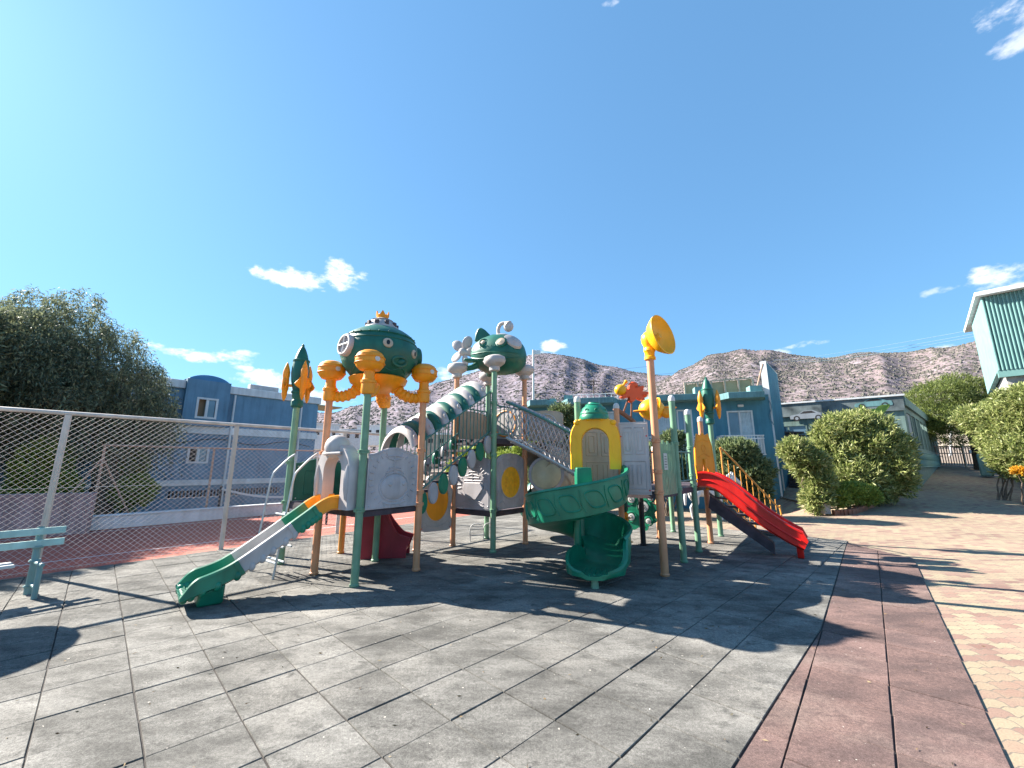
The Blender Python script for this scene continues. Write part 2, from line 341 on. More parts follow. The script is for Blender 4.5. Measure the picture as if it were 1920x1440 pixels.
# paving bricks material: wavy interlocking cream, pink and straw blocks
def paver_mat():
    m = bpy.data.materials.new('interlocking_pavers'); m.use_nodes = True; t = m.node_tree; p = t.nodes['Principled BSDF']; p.inputs['Roughness'].default_value = .85
    g = N(t, 'ShaderNodeNewGeometry'); mpn = N(t, 'ShaderNodeMapping'); mpn.inputs['Rotation'].default_value = (0, 0, R(-4)); t.links.new(g.outputs['Position'], mpn.inputs[0])
    # zig-zag edges: offset y by a wave of x
    sx = N(t, 'ShaderNodeSeparateXYZ'); t.links.new(mpn.outputs[0], sx.inputs[0])
    def mm(op, a, b=None):
        n = N(t, 'ShaderNodeMath', operation=op)
        for i, v in enumerate((a, b)):
            if v is None: continue
            if isinstance(v, (int, float)): n.inputs[i].default_value = v
            else: t.links.new(v, n.inputs[i])
        return n.outputs[0]
    wy = mm('MULTIPLY', mm('PINGPONG', mm('ADD', sx.outputs[0], 50.0), .055), .35); wx = mm('MULTIPLY', mm('PINGPONG', mm('ADD', sx.outputs[1], 50.0), .055), .35)
    cx = N(t, 'ShaderNodeCombineXYZ'); t.links.new(mm('ADD', sx.outputs[0], wx), cx.inputs[0]); t.links.new(mm('ADD', sx.outputs[1], wy), cx.inputs[1])
    br = N(t, 'ShaderNodeTexBrick'); br.offset = .5; t.links.new(cx.outputs[0], br.inputs['Vector'])
    br.inputs['Scale'].default_value = 1; br.inputs['Brick Width'].default_value = .22; br.inputs['Row Height'].default_value = .11; br.inputs['Mortar Size'].default_value = .0045
    br.inputs['Color1'].default_value = (0, 0, 0, 1); br.inputs['Color2'].default_value = (1, 1, 1, 1); br.inputs['Mortar'].default_value = (.5, .5, .5, 1); br.inputs['Bias'].default_value = 0
    n1 = N(t, 'ShaderNodeTexNoise'); n1.inputs['Scale'].default_value = .9; n1.inputs['Detail'].default_value = 3; t.links.new(g.outputs['Position'], n1.inputs['Vector'])
    f = mm('ADD', mm('MULTIPLY', br.outputs['Color'], .75), mm('MULTIPLY', mm('SUBTRACT', n1.outputs['Fac'], .37), .9))
    rp = N(t, 'ShaderNodeValToRGB'); el = rp.color_ramp.elements
    for pos, c in [(.0, (0.178, 0.099, 0.079)), (.3, (0.258, 0.169, 0.129)), (.5, (0.288, 0.218, 0.149)), (.72, (0.297, 0.248, 0.164)), (1, (0.248, 0.149, 0.114))]:
        e = el.new(pos) if pos not in (0, 1) else el[0 if pos == 0 else -1]; e.color = (*c, 1)
    t.links.new(f, rp.inputs[0])
    mx = N(t, 'ShaderNodeMix', data_type='RGBA'); t.links.new(br.outputs['Fac'], mx.inputs[0]); t.links.new(rp.outputs[0], mx.inputs[6]); mx.inputs[7].default_value = (.17, .14, .11, 1)
    n2 = N(t, 'ShaderNodeTexNoise'); n2.inputs['Scale'].default_value = 70; n2.inputs['Detail'].default_value = 4; t.links.new(g.outputs['Position'], n2.inputs['Vector'])
    n4 = N(t, 'ShaderNodeTexNoise'); n4.inputs['Scale'].default_value = .35; n4.inputs['Detail'].default_value = 6; t.links.new(g.outputs['Position'], n4.inputs['Vector'])
    v = mm('ADD', mm('ADD', .45, mm('MULTIPLY', n2.outputs['Fac'], .5)), mm('MULTIPLY', n4.outputs['Fac'], .6))
    mv = N(t, 'ShaderNodeVectorMath', operation='SCALE'); t.links.new(mx.outputs[2], mv.inputs[0]); t.links.new(v, mv.inputs['Scale'])
    t.links.new(mv.outputs[0], p.inputs['Base Color'])
    b = N(t, 'ShaderNodeBump'); b.inputs['Strength'].default_value = .5; b.inputs['Distance'].default_value = .006; t.links.new(mm('SUBTRACT', n2.outputs['Fac'], mm('MULTIPLY', br.outputs['Fac'], 1.5)), b.inputs['Height']); t.links.new(b.outputs[0], p.inputs['Normal'])
    return m
M['paver'] = paver_mat()
e49 = Vector((math.cos(R(49.1)), math.sin(R(49.1)))); n49 = Vector((e49.y, -e49.x))     # along / outwards of the red border
PB = G(1716, 1052).xy                        # a point of the outer red border
PC = G(1552, 1010).xy                        # far corner
far_s = PC.dot(e49)
def inside_pad(x, y): return (Vector((x, y)) - PB).dot(n49) < -.15 and Vector((x, y)).dot(e49) < far_s - .1
pxs = [-30, -20, -14] + [-12 + .8 * i for i in range(28)] + [10.6 + .35 * i for i in range(12)] + [15 + i for i in range(20)] + [40, 50]
pys = [-8 + i for i in range(20)] + [12.2 + i * .4 for i in range(10)] + [16.3 + i for i in range(18)]
grid('pavement', pxs, pys, lambda x, y: zr(x, y) - .015, M['paver'])

def rubber(name, base, dark, light):
    m = bpy.data.materials.new(name); m.use_nodes = True; t = m.node_tree; p = t.nodes['Principled BSDF']; p.inputs['Roughness'].default_value = .9; p.inputs['Specular IOR Level'].default_value = .25
    g = N(t, 'ShaderNodeNewGeometry'); 
    def ns(sc, det, ro=.5, mpv=None):
        n = N(t, 'ShaderNodeTexNoise'); n.inputs['Scale'].default_value = sc; n.inputs['Detail'].default_value = det; n.inputs['Roughness'].default_value = ro
        if mpv:
            q = N(t, 'ShaderNodeMapping'); q.inputs['Rotation'].default_value = (0, 0, R(45)); q.inputs['Scale'].default_value = mpv; t.links.new(g.outputs['Position'], q.inputs[0]); t.links.new(q.outputs[0], n.inputs['Vector'])
        else: t.links.new(g.outputs['Position'], n.inputs['Vector'])
        return n.outputs['Fac']
    def mr(v, a, b, c=0, d=1):
        n = N(t, 'ShaderNodeMapRange'); t.links.new(v, n.inputs[0])
        for i, q in enumerate((a, b, c, d)): n.inputs[i + 1].default_value = q
        return n.outputs[0]
    def mix(f, a, b):
        n = N(t, 'ShaderNodeMix', data_type='RGBA'); t.links.new(f, n.inputs[0])
        for i, v in ((6, a), (7, b)):
            if isinstance(v, tuple): n.inputs[i].default_value = (*v, 1)
            else: t.links.new(v, n.inputs[i])
        return n.outputs[2]
    c = mix(mr(ns(1.6, 7, .62, (1, 2.2, 1)), .38, .62), dark, base)
    c = mix(mr(ns(.7, 6, .6), .5, .72), c, light)
    c = mix(mr(ns(4.5, 8, .7, (1, 1.8, 1)), .52, .66), c, dark)
    at = N(t, 'ShaderNodeAttribute', attribute_name='tint'); 
    sc = N(t, 'ShaderNodeVectorMath', operation='SCALE'); t.links.new(c, sc.inputs[0]); 
    mt = N(t, 'ShaderNodeMath', operation='MULTIPLY'); t.links.new(at.outputs['Fac'], mt.inputs[0]); gr = N(t, 'ShaderNodeMath', operation='MULTIPLY'); t.links.new(mr(ns(150, 3, .75), .3, .7, .5, 1.5), gr.inputs[0]); t.links.new(mr(ns(38, 4, .7), .32, .68, .72, 1.28), gr.inputs[1]); t.links.new(gr.outputs[0], mt.inputs[1]); t.links.new(mt.outputs[0], sc.inputs['Scale'])
    wh = mr(ns(28, 2, .5), .745, .76)
    t.links.new(mix(wh, sc.outputs[0], (.55, .5, .44)), p.inputs['Base Color'])
    b = N(t, 'ShaderNodeBump'); b.inputs['Strength'].default_value = .7; b.inputs['Distance'].default_value = .004; t.links.new(ns(210, 3, .6), b.inputs['Height']); t.links.new(b.outputs[0], p.inputs['Normal'])
    return m
M['rgrey'] = rubber('grey_rubber_tiles', (.178, .171, .158), (.082, .079, .073), (.27, .255, .232))
M['rred'] = rubber('red_rubber_tiles', (.168, .108, .096), (.10, .068, .063), (.245, .18, .155))
M['gap'] = mat('tile_joint_dirt', (.035, .03, .028), .95, .3, 20)
def clip(poly, pt, n):                       # keep the side where (p-pt).n <= 0
    out = []
    for i in range(len(poly)):
        a, b = poly[i], poly[(i + 1) % len(poly)]; da, db = (a - pt).dot(n), (b - pt).dot(n)
        if da <= 0: out.append(a)
        if (da < 0 < db) or (db < 0 < da): out.append(a + (b - a) * (da / (da - db)))
    return out
def tiles(name, mt, o, ang, size, ir, jr, clips, zt=0.0):
    ex = Vector((math.cos(ang), math.sin(ang))); ey = Vector((-ex.y, ex.x)); V = []; Fc = []; T = []
    for i in range(*ir):
        for j in range(*jr):
            b = o + ex * (i * size) + ey * (j * size + .0); g = .0036 + random.random() * .0022; h_ = .003 + random.random() * .0028
            wob = [Vector((random.uniform(-1, 1), random.uniform(-1, 1))) * .0022 for _ in range(4)]
            q = [b + ex * g + ey * h_ + wob[0], b + ex * (size - g) + ey * h_ + wob[1], b + ex * (size - g) + ey * (size - h_) + wob[2], b + ex * g + ey * (size - h_) + wob[3]]
            for (pt, n) in clips:
                q = clip(q, pt, n)
                if len(q) < 3: break
            if len(q) < 3: continue
            c = sum(q, Vector((0, 0))) / len(q); k = len(q); s = len(V); zz = zt + random.uniform(-.003, .003); tx, ty = random.uniform(-.004, .004), random.uniform(-.004, .004)
            for p in q: V.append((p.x, p.y, zt - .022))
            for p in q: V.append((p.x, p.y, zz - .005))
            for p in q:
                d = (c - p); L = d.length; p2 = p + d * min(.5, .005 / max(L, .01)) ; V.append((p2.x, p2.y, zz + (p2 - c).x * tx + (p2 - c).y * ty))
            Fc.append([s + 2 * k + a for a in range(k)]); T.append(1); tn = random.uniform(.84, 1.14)
            for a in range(k):
                b2 = (a + 1) % k; Fc.append([s + a, s + b2, s + k + b2, s + k + a]); Fc.append([s + k + a, s + k + b2, s + 2 * k + b2, s + 2 * k + a])
            T[-1:] = [tn] * (1 + 2 * k)
    me = bpy.data.meshes.new(name); me.from_pydata(V, [], Fc); at = me.attributes.new('tint', 'FLOAT', 'FACE'); at.data.foreach_set('value', T)
    bm = bmesh.new(); bm.from_mesh(me); bmesh.ops.recalc_face_normals(bm, faces=bm.faces); bm.to_mesh(me); bm.free()
    me.materials.append(mt); ob = bpy.data.objects.new(name, me); COL.objects.link(ob); return tag(ob, kind='structure')
gdir = R(45); FA = G(63, 1079).xy; FB = G(780, 980).xy; fdir = (FB - FA).normalized(); fn = Vector((-fdir.y, fdir.x))   # chain link fence line
o0 = G(425, 1297).xy
inner = G(1461, 1440).xy + n49 * 0
redA = PB - n49 * 1.0
EY = e49
CX = Vector((7.46, 9)); nX = Vector((1, 0)); P1 = G(1371, 1440).xy; n45 = Vector((.7071, -.7071)); Nf = lambda v: -v
tiles('rubber_tile_floor', M['rgrey'], o0, gdir, .5, (-40, 44), (-30, 40), [(FA + fn * .02, fn), (redA - n49 * .012, n49), (PC, e49), (P1, n45)])
tiles('red_rubber_tile_border', M['rred'], redA - e49 * 3, R(49.1), .5, (-14, 30), (-2, 0), [(PC, e49), (CX, nX)])
tiles('red_rubber_tile_wedge', M['rred'], redA - e49 * 2.8, R(49.1), .5, (-14, 30), (0, 6), [(PC, e49), (P1 - n45 * -.014, -n45)])
# narrow cut red tiles beside the grey ones in the foreground
P1 = G(1371, 1440).xy; P2 = G(1513, 1220).xy
mb = MB(); base = []
padc = [FA - fdir * 14, FB + fdir * 3, PC + Vector((-e49.y, e49.x)) * 9, PC, Vector((7.46, 8.1)), PB - e49 * 12, Vector((0, -6))]
def flat(name, pts, z, m, kind='structure'):
    mb = MB(); mb.add([(p[0], p[1], z) for p in pts], [tuple(range(len(pts)))]); return tag(mb.build(name, m, smooth=False), kind=kind)
flat('tile_bed', padc, -.0105, M['gap'])

# court beyond the fence
W0 = G(162, 996).xy; wdir = fdir.copy(); W1 = W0 + wdir * 12.5
cpts = [FA - fdir * 12 + fn * .03, FB + fdir * 3.4 + fn * .03, FB + fdir * 3.4 + fn * 6.4, FA - fdir * 12 + fn * 6.4]
flat('tennis_court_surface', [(p.x, p.y) for p in cpts], -.008, M['court'])
mb = MB()
for a, b, w in [(FA - fdir * 10 + fn * 1.2, FB + fdir * 3 + fn * 1.2, .05), (FA - fdir * 10 + fn * 5.2, FB + fdir * 3 + fn * 5.2, .05)]:
    n = fn * w / 2; mb.add([(p.x, p.y, -.004) for p in (a - n, b - n, b + n, a + n)], [(0, 1, 2, 3)])
tag(mb.build('court_line_marking', 'bwhite', smooth=False), kind='structure')
flat('lawn', [G(955, 968).xy, G(1040, 968).xy, G(1030, 950).xy + Vector((0, 4)), G(900, 945).xy + Vector((0, 4)), G(900, 957).xy], -.005, M['lawn'])

# ------------------------------------------------------------------ hills
def hill(name, sky, R0, R1, seed, amp, spotc):
    # sky: (px, py) points of the ridge; a real slope rising from R0 to the ridge at R1 and falling behind it
    pts = []
    for (px, py) in sky:
        r = ray(px, py); h = math.hypot(r.x, r.y); pts.append((math.atan2(r.x, r.y), r.z / h))
    azs = np.linspace(pts[0][0], pts[-1][0], 260); tan = np.interp(azs, [p[0] for p in pts], [p[1] for p in pts])
    ker = np.ones(5) / 5; tan2 = np.convolve(np.pad(tan, 2, mode='edge'), ker, mode='valid')
    T = list(np.linspace(0, 1, 70)) + [1.06, 1.15, 1.4]; V = []
    for k, t in enumerate(T):
        for i, a in enumerate(azs):
            r = R0 + (R1 - R0) * t
            z1 = EYE + tan2[i] * R1
            if t <= 1: s = (t ** .85) * (.35 + .65 * t) if False else (1 - (1 - t) ** 1.35); z = z1 * s
            else: z = z1 * (1 - (t - 1) * 1.3)
            x, y = math.sin(a) * r, math.cos(a) * r
            q = Vector((x / 90, y / 90, seed)); f = noise.fractal(q, .9, 2.1, 7)
            g = abs(noise.noise(Vector((a * 16 + seed, t * 1.5, seed)))) 
            en = math.sin(min(t, 1) * math.pi) * .9 + .1
            z += amp * (f * .45 - g * .55) * en
            if t <= .001: z = -1
            V.append((x, y, z))
    n = len(azs); mb = MB(); mb.v = V; mb.f = [(k * n + i, k * n + i + 1, (k + 1) * n + i + 1, (k + 1) * n + i) for k in range(len(T) - 1) for i in range(n - 1)]; mb.mi = [0] * len(mb.f)
    ob = tag(mb.build(name, spotc, ang=80), kind='structure')
    # scrub: many small cushions sitting on the slope
    A = np.array(V).reshape(len(T), n, 3); SV = []; SF = []
    cnt = 20000
    for _ in range(cnt):
        k = random.random() ** .8 * (69 - 1.01); i = random.random() * (n - 1.01); k0, i0 = int(k), int(i)
        q = noise.noise(Vector((i0 * .05, k0 * .09, seed + 9)))
        if random.random() > .75 + q: continue
        a, b = k - k0, i - i0
        p = A[k0, i0] * (1 - a) * (1 - b) + A[k0 + 1, i0] * a * (1 - b) + A[k0, i0 + 1] * (1 - a) * b + A[k0 + 1, i0 + 1] * a * b
        s = random.uniform(.35, 1.05) * R1 / 520; h = s * random.uniform(.5, .9); c = len(SV); rot = random.random() * 3
        for j in range(6): t = rot + j * math.pi / 3; w = s * random.uniform(.75, 1.2); SV.append((p[0] + w * math.cos(t), p[1] + w * math.sin(t), p[2] - .3))
        for j in range(6): t = rot + .4 + j * math.pi / 3; w = s * random.uniform(.5, .75); SV.append((p[0] + w * math.cos(t), p[1] + w * math.sin(t), p[2] + h * .75))
        SV.append((p[0], p[1], p[2] + h * 1.1))
        for j in range(6): j2 = (j + 1) % 6; SF += [(c + j, c + j2, c + 6 + j2, c + 6 + j), (c + 6 + j, c + 6 + j2, c + 12)]
    me = bpy.data.meshes.new('hillside_scrub'); me.from_pydata(SV, [], SF); me.materials.append(M['scrub']); so = bpy.data.objects.new('hillside_scrub', me); COL.objects.link(so)
    return so
def hill_mat(name, tintc):
    m = bpy.data.materials.new(name); m.use_nodes = True; t = m.node_tree; p = t.nodes['Principled BSDF']; p.inputs['Roughness'].default_value = .95; p.inputs['Specular IOR Level'].default_value = .1
    g = N(t, 'ShaderNodeNewGeometry')
    def ns(sc, det, ro=.6):
        n = N(t, 'ShaderNodeTexNoise'); n.inputs['Scale'].default_value = sc; n.inputs['Detail'].default_value = det; n.inputs['Roughness'].default_value = ro; t.links.new(g.outputs['Position'], n.inputs['Vector']); return n.outputs['Fac']
    def step(v, a, b):
        n = N(t, 'ShaderNodeMapRange'); t.links.new(v, n.inputs[0]); n.inputs[1].default_value = a; n.inputs[2].default_value = b; return n.outputs[0]
    def mix(f, a, b):
        n = N(t, 'ShaderNodeMix', data_type='RGBA'); t.links.new(f, n.inputs[0])
        for i, v in ((6, a), (7, b)):
            if isinstance(v, tuple): n.inputs[i].default_value = (*v, 1)
            else: t.links.new(v, n.inputs[i])
        return n.outputs[2]
    k = tuple(q * .8 for q in tintc)  # hill colours lightened to stand in for haze
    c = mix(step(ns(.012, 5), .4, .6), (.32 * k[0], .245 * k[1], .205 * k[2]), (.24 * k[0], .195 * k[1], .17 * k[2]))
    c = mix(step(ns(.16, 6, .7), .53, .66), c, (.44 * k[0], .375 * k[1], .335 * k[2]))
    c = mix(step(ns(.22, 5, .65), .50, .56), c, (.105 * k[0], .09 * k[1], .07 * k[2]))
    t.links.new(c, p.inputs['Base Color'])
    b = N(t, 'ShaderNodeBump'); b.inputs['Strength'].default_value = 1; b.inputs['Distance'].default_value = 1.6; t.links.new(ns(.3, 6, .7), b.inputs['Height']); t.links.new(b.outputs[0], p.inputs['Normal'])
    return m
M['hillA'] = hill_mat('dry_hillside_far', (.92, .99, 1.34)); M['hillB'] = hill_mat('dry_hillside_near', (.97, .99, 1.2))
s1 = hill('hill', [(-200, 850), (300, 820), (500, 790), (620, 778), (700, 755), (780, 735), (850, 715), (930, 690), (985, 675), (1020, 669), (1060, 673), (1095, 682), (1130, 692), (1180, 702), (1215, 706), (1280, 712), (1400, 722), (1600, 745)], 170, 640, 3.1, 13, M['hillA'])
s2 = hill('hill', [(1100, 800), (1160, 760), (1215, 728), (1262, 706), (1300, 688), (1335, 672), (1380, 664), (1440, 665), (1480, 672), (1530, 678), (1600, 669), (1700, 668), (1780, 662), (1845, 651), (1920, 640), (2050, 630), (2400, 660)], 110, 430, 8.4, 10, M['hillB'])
tag(s1, 'dark scrub bushes scattered over the far central hill', 'bushes', kind='stuff'); tag(s2, 'dark scrub bushes scattered over the nearer right hill', 'bushes', kind='stuff')

# ------------------------------------------------------------------ foliage
def leafmesh(name, C, Dr, Ln, Wd, m, parent=None, extra=None):
    C = np.asarray(C, float); Dr = np.asarray(Dr, float); n = len(C); Dr /= np.linalg.norm(Dr, axis=1)[:, None] + 1e-9
    Ln = np.broadcast_to(Ln, (n,)); Wd = np.broadcast_to(Wd, (n,))
    rnd = RNG.normal(size=(n, 3)); S = np.cross(Dr, rnd); S /= np.linalg.norm(S, axis=1)[:, None] + 1e-9; Nn = np.cross(Dr, S)
    V = np.empty((n, 4, 3)); V[:, 0] = C; V[:, 1] = C + Dr * (Ln * .45)[:, None] + S * (Wd * .5)[:, None] + Nn * (Ln * .04)[:, None]
    V[:, 2] = C + Dr * Ln[:, None] - Nn * (Ln * .08)[:, None]; V[:, 3] = C + Dr * (Ln * .45)[:, None] - S * (Wd * .5)[:, None] + Nn * (Ln * .04)[:, None]
    if parent is not None: V -= np.array(parent.location)
    me = bpy.data.meshes.new(name); me.vertices.add(4 * n); me.vertices.foreach_set('co', V.reshape(-1)); me.loops.add(4 * n); me.loops.foreach_set('vertex_index', np.arange(4 * n))
    me.polygons.add(n); me.polygons.foreach_set('loop_start', np.arange(0, 4 * n, 4)); me.polygons.foreach_set('loop_total', np.full(n, 4)); me.update(calc_edges=True); me.validate()
    me.materials.append(M[m]); o = bpy.data.objects.new(name, me); COL.objects.link(o); o.parent = parent; return o
def sample_lobes(lobes, n, inner=.55):
    vols = np.array([l[1][0] * l[1][1] * l[1][2] for l in lobes]) ** .67; pick = RNG.choice(len(lobes), n, p=vols / vols.sum())
    u = RNG.normal(size=(n, 3)); u /= np.linalg.norm(u, axis=1)[:, None]; rr = inner + (1 - inner) * RNG.random(n) ** .5
    rr *= 1 + .13 * np.sin(u[:, 0] * 7 + pick) * np.cos(u[:, 2] * 6 + pick * 2)
    cs = np.array([l[0] for l in lobes])[pick]; rs = np.array([l[1] for l in lobes])[pick]
    return cs + u * rs * rr[:, None], u
def limb(mb, a, b, r0, r1, wob=.15, n=6, sides=7):
    a, b = Vector(a), Vector(b); L = (b - a).length; P = []
    for i in range(n + 1):
        t = i / n; P.append(a.lerp(b, t) + Vector((random.uniform(-1, 1), random.uniform(-1, 1), 0)) * wob * L * .2 * math.sin(math.pi * t))
    mb.tube(P, [r0 + (r1 - r0) * i / n for i in range(n + 1)], sides)
def shrub(base, lobes, nshoot, label, group=None, m='olean', ln=.16, wd=.03, name='oleander_shrub', per=9, cat='shrub', stems=7, lowstem=True):
    t = empty(name, base, label, cat, group)
    lobes = [(c_, tuple(max(.6 * q, q - .24) for q in r_)) for c_, r_ in lobes]
    P, U = sample_lobes(lobes, nshoot); sd_ = U * .8 + np.array([0, 0, .75]) + RNG.normal(size=U.shape) * .35; sd_ /= np.linalg.norm(sd_, axis=1)[:, None]
    k = per; C = np.repeat(P, k, 0) + np.repeat(sd_, k, 0) * (RNG.random((nshoot * k, 1)) * ln * 1.6); Dr = np.repeat(sd_, k, 0) * .8 + RNG.normal(size=(nshoot * k, 3)) * .55
    keep = C[:, 2] > base[2] + .02
    C, Dr = C[keep], Dr[keep]; n = len(C)
    leafmesh('crown', C, Dr, ln * RNG.uniform(.7, 1.25, n), wd * RNG.uniform(.8, 1.2, n), m, t)
    mb = MB()
    for i in range(stems):
        l = random.choice(lobes); c = Vector(l[0]) + Vector([random.uniform(-.5, .5) * q for q in l[1]])
        limb(mb, Vector(base) + Vector((random.uniform(-.2, .2), random.uniform(-.15, .15), -.05)), c, .03, .01, .3)
    part(mb, 'trunk', 'bark', t); return t

# ------------------------------------------------------------------ chain link fence
def chain_bay(a, d, L, z0, z1, pitch, r, par, m='wire'):
    mb = MB(); nrm = Vector((d.y, -d.x, 0)); dd = Vector((d.x, d.y, 0)); sl = .88; H = z1 - z0
    for sg in (1, -1):
        c = -H / sl if sg > 0 else 0
        end = L if sg > 0 else L + H / sl
        while c < end:                       # line z = sg*sl*(s-c)
            if sg > 0: s0, s1 = max(0, c), min(L, c + H / sl); q0, q1 = (s0 - c) * sl, (s1 - c) * sl
            else: s0, s1 = max(0, c - H / sl), min(L, c); q0, q1 = (c - s0) * sl, (c - s1) * sl
            if s1 - s0 > .02:
                o = nrm * (.003 * sg)
                mb.tube([Vector((a.x, a.y, z0)) + dd * s0 + o + Vector((0, 0, q0)), Vector((a.x, a.y, z0)) + dd * s1 + o + Vector((0, 0, q1))], r, 3, caps=False)
            c += pitch
    return part(mb, 'mesh_panel', m, par, smooth=False)
step = (FB - FA).length / 3; FH = 2.56
fe = empty('chain_link_fence', (FA.x, FA.y, 0), 'tall cream chain link fence with a top rail between the playground and the red court', 'fence')
for i in range(-3, 4):
    p = FA + fdir * step * i; lean = random.uniform(-.01, .01)
    mb = MB(); mb.tube([(p.x, p.y, -.02), (p.x + lean, p.y, FH - .03)], .045, 10); part(mb, 'post', 'fence', fe)
    if i < 3:
        chain_bay(p + fdir * .045, fdir, step - .09, .03, FH - .05, .098, .0021, fe)
        mb = MB(); q = p + fdir * step; mb.tube([(p.x, p.y, FH), (q.x, q.y, FH)], .036, 8); part(mb, 'top_rail', 'fence', fe)
        off = fn * -.01
        for z in (.06, FH * .52): mb = MB(); mb.tube([(p.x + off.x, p.y + off.y, z), (q.x + off.x, q.y + off.y, z)], .0035, 5); part(mb, 'tension_wire', 'wire', fe)
# low court wall and inner fence
cw = empty('court_kerb_wall', (W0.x, W0.y, 0), 'long low off-white wall along the far side of the red court', 'wall')
mb = MB(); fr, L = frame(W0, W1, 0); mb.prism([(0, 0), (L, 0), (L, .33), (0, .33)], fr, -.25, 0); part(mb, 'wall', 'bwhite', cw, bevel=.012)
mb = MB(); mb.prism([(-.04, .333), (L, .333), (L, .37), (-.04, .37)], fr, -.28, .03); part(mb, 'coping', 'bwhite', cw, bevel=.006)
pf = empty('inner_court_fence', (W0.x, W0.y, 0), 'lower salmon wire fence standing behind the low court wall', 'fence')
Q0 = W0 + wdir * .1 + fn * .45
for i in range(6):
    p = Q0 + wdir * (2.6 * i); mb = MB(); mb.tube([(p.x, p.y, 0), (p.x, p.y, 2.25)], .032, 8); part(mb, 'post', 'ofence', pf)
    if i < 5:
        q = p + wdir * 2.6; mb = MB(); mb.tube([(p.x, p.y, 2.25), (q.x, q.y, 2.25)], .025, 8); part(mb, 'top_rail', 'ofence', pf)
        chain_bay(p, wdir, 2.6, .35, 2.22, .2, .0022, pf, 'ofence')
for k, (a, b) in enumerate([(0, -1.6), (0, 1.6)]):
    p = Q0; q = Q0 + wdir * b * .6 + fn * (.4 if k else -.0); mb = MB(); mb.tube([(p.x, p.y, 1.9), (q.x, q.y, 0)], .025, 8); part(mb, 'brace', 'ofence', pf)
# pinkish garden wall on the left
g0 = G(-40, 1010).xy; g1 = G(160, 1000).xy
mb = MB(); fr, L = frame(g0 - (g1 - g0).normalized() * 6, g1, 0); mb.prism([(0, -.05), (L, -.05), (L, 1.0), (0, 1.0)], fr, -.22, 0)
tag(mb.build('garden_wall', 'wallpink', bevel=.015), 'plain pinkish rendered wall at the left end of the red court', 'wall')
# tennis net
n0 = G(407, 973).xy; n1 = n0 + (G(660, 985).xy - n0).normalized() * 4.2
tn = empty('tennis_net', (n0.x, n0.y, 0), 'sagging dark court net with a white top band on the red court', 'net')
for p in (n0, n1):
    mb = MB(); mb.tube([(p.x, p.y, 0), (p.x, p.y, 1.0)], .035, 8); mb.ell((p.x, p.y, 1.0), (.04, .04, .04), n=8, k=6); part(mb, 'net_post', 'black', tn)
dn = (n1 - n0); L = dn.length; dn.normalize()
zt = lambda s: .97 - .22 * math.sin(math.pi * s / L)
mb = MB(); fr, _ = frame(n0, n1, 0); pts = [s * L / 12 for s in range(13)]
mb.prism([(s, zt(s)) for s in pts] + [(s, zt(s) - .06) for s in pts[::-1]], fr, -.008, .008); part(mb, 'top_band', 'white', tn)
mb = MB()
for i in range(1, 84): s = L * i / 84; mb.tube([fr[0] + fr[1] * s + Vector((0, 0, .04)), fr[0] + fr[1] * s + Vector((0, 0, zt(s) - .04))], .0022, 3, caps=False)
for j in range(1, 18): mb.tube([fr[0] + fr[1] * s + Vector((0, 0, .04 + (zt(s) - .09) * j / 18)) for s in pts], .0022, 3, caps=False)
part(mb, 'netting', 'black', tn, smooth=False)

# ------------------------------------------------------------------ buildings
def holes_wall(fr, x0, x1, z0, z1, holes, depth=.16, mi=0, mb=None):
    mb = mb or MB(); o, ax, ay, an = fr
    xs = sorted({x0, x1} | {h[0] for h in holes} | {h[1] for h in holes}); zs = sorted({z0, z1} | {h[2] for h in holes} | {h[3] for h in holes})
    P = lambda x, z, d=0: o + ax * x + ay * z + an * d
    for a, b in zip(xs, xs[1:]):
        for c, d in zip(zs, zs[1:]):
            if any(h[0] <= a and b <= h[1] and h[2] <= c and d <= h[3] for h in holes): continue
            mb.add([P(a, c), P(b, c), P(b, d), P(a, d)], [(0, 1, 2, 3)], mi)
    for (a, b, c, d) in holes:
        for q in [((a, c), (b, c)), ((b, c), (b, d)), ((b, d), (a, d)), ((a, d), (a, c))]:
            mb.add([P(*q[0]), P(*q[1]), P(*q[1], -depth), P(*q[0], -depth)], [(0, 1, 2, 3)], mi)
    return mb
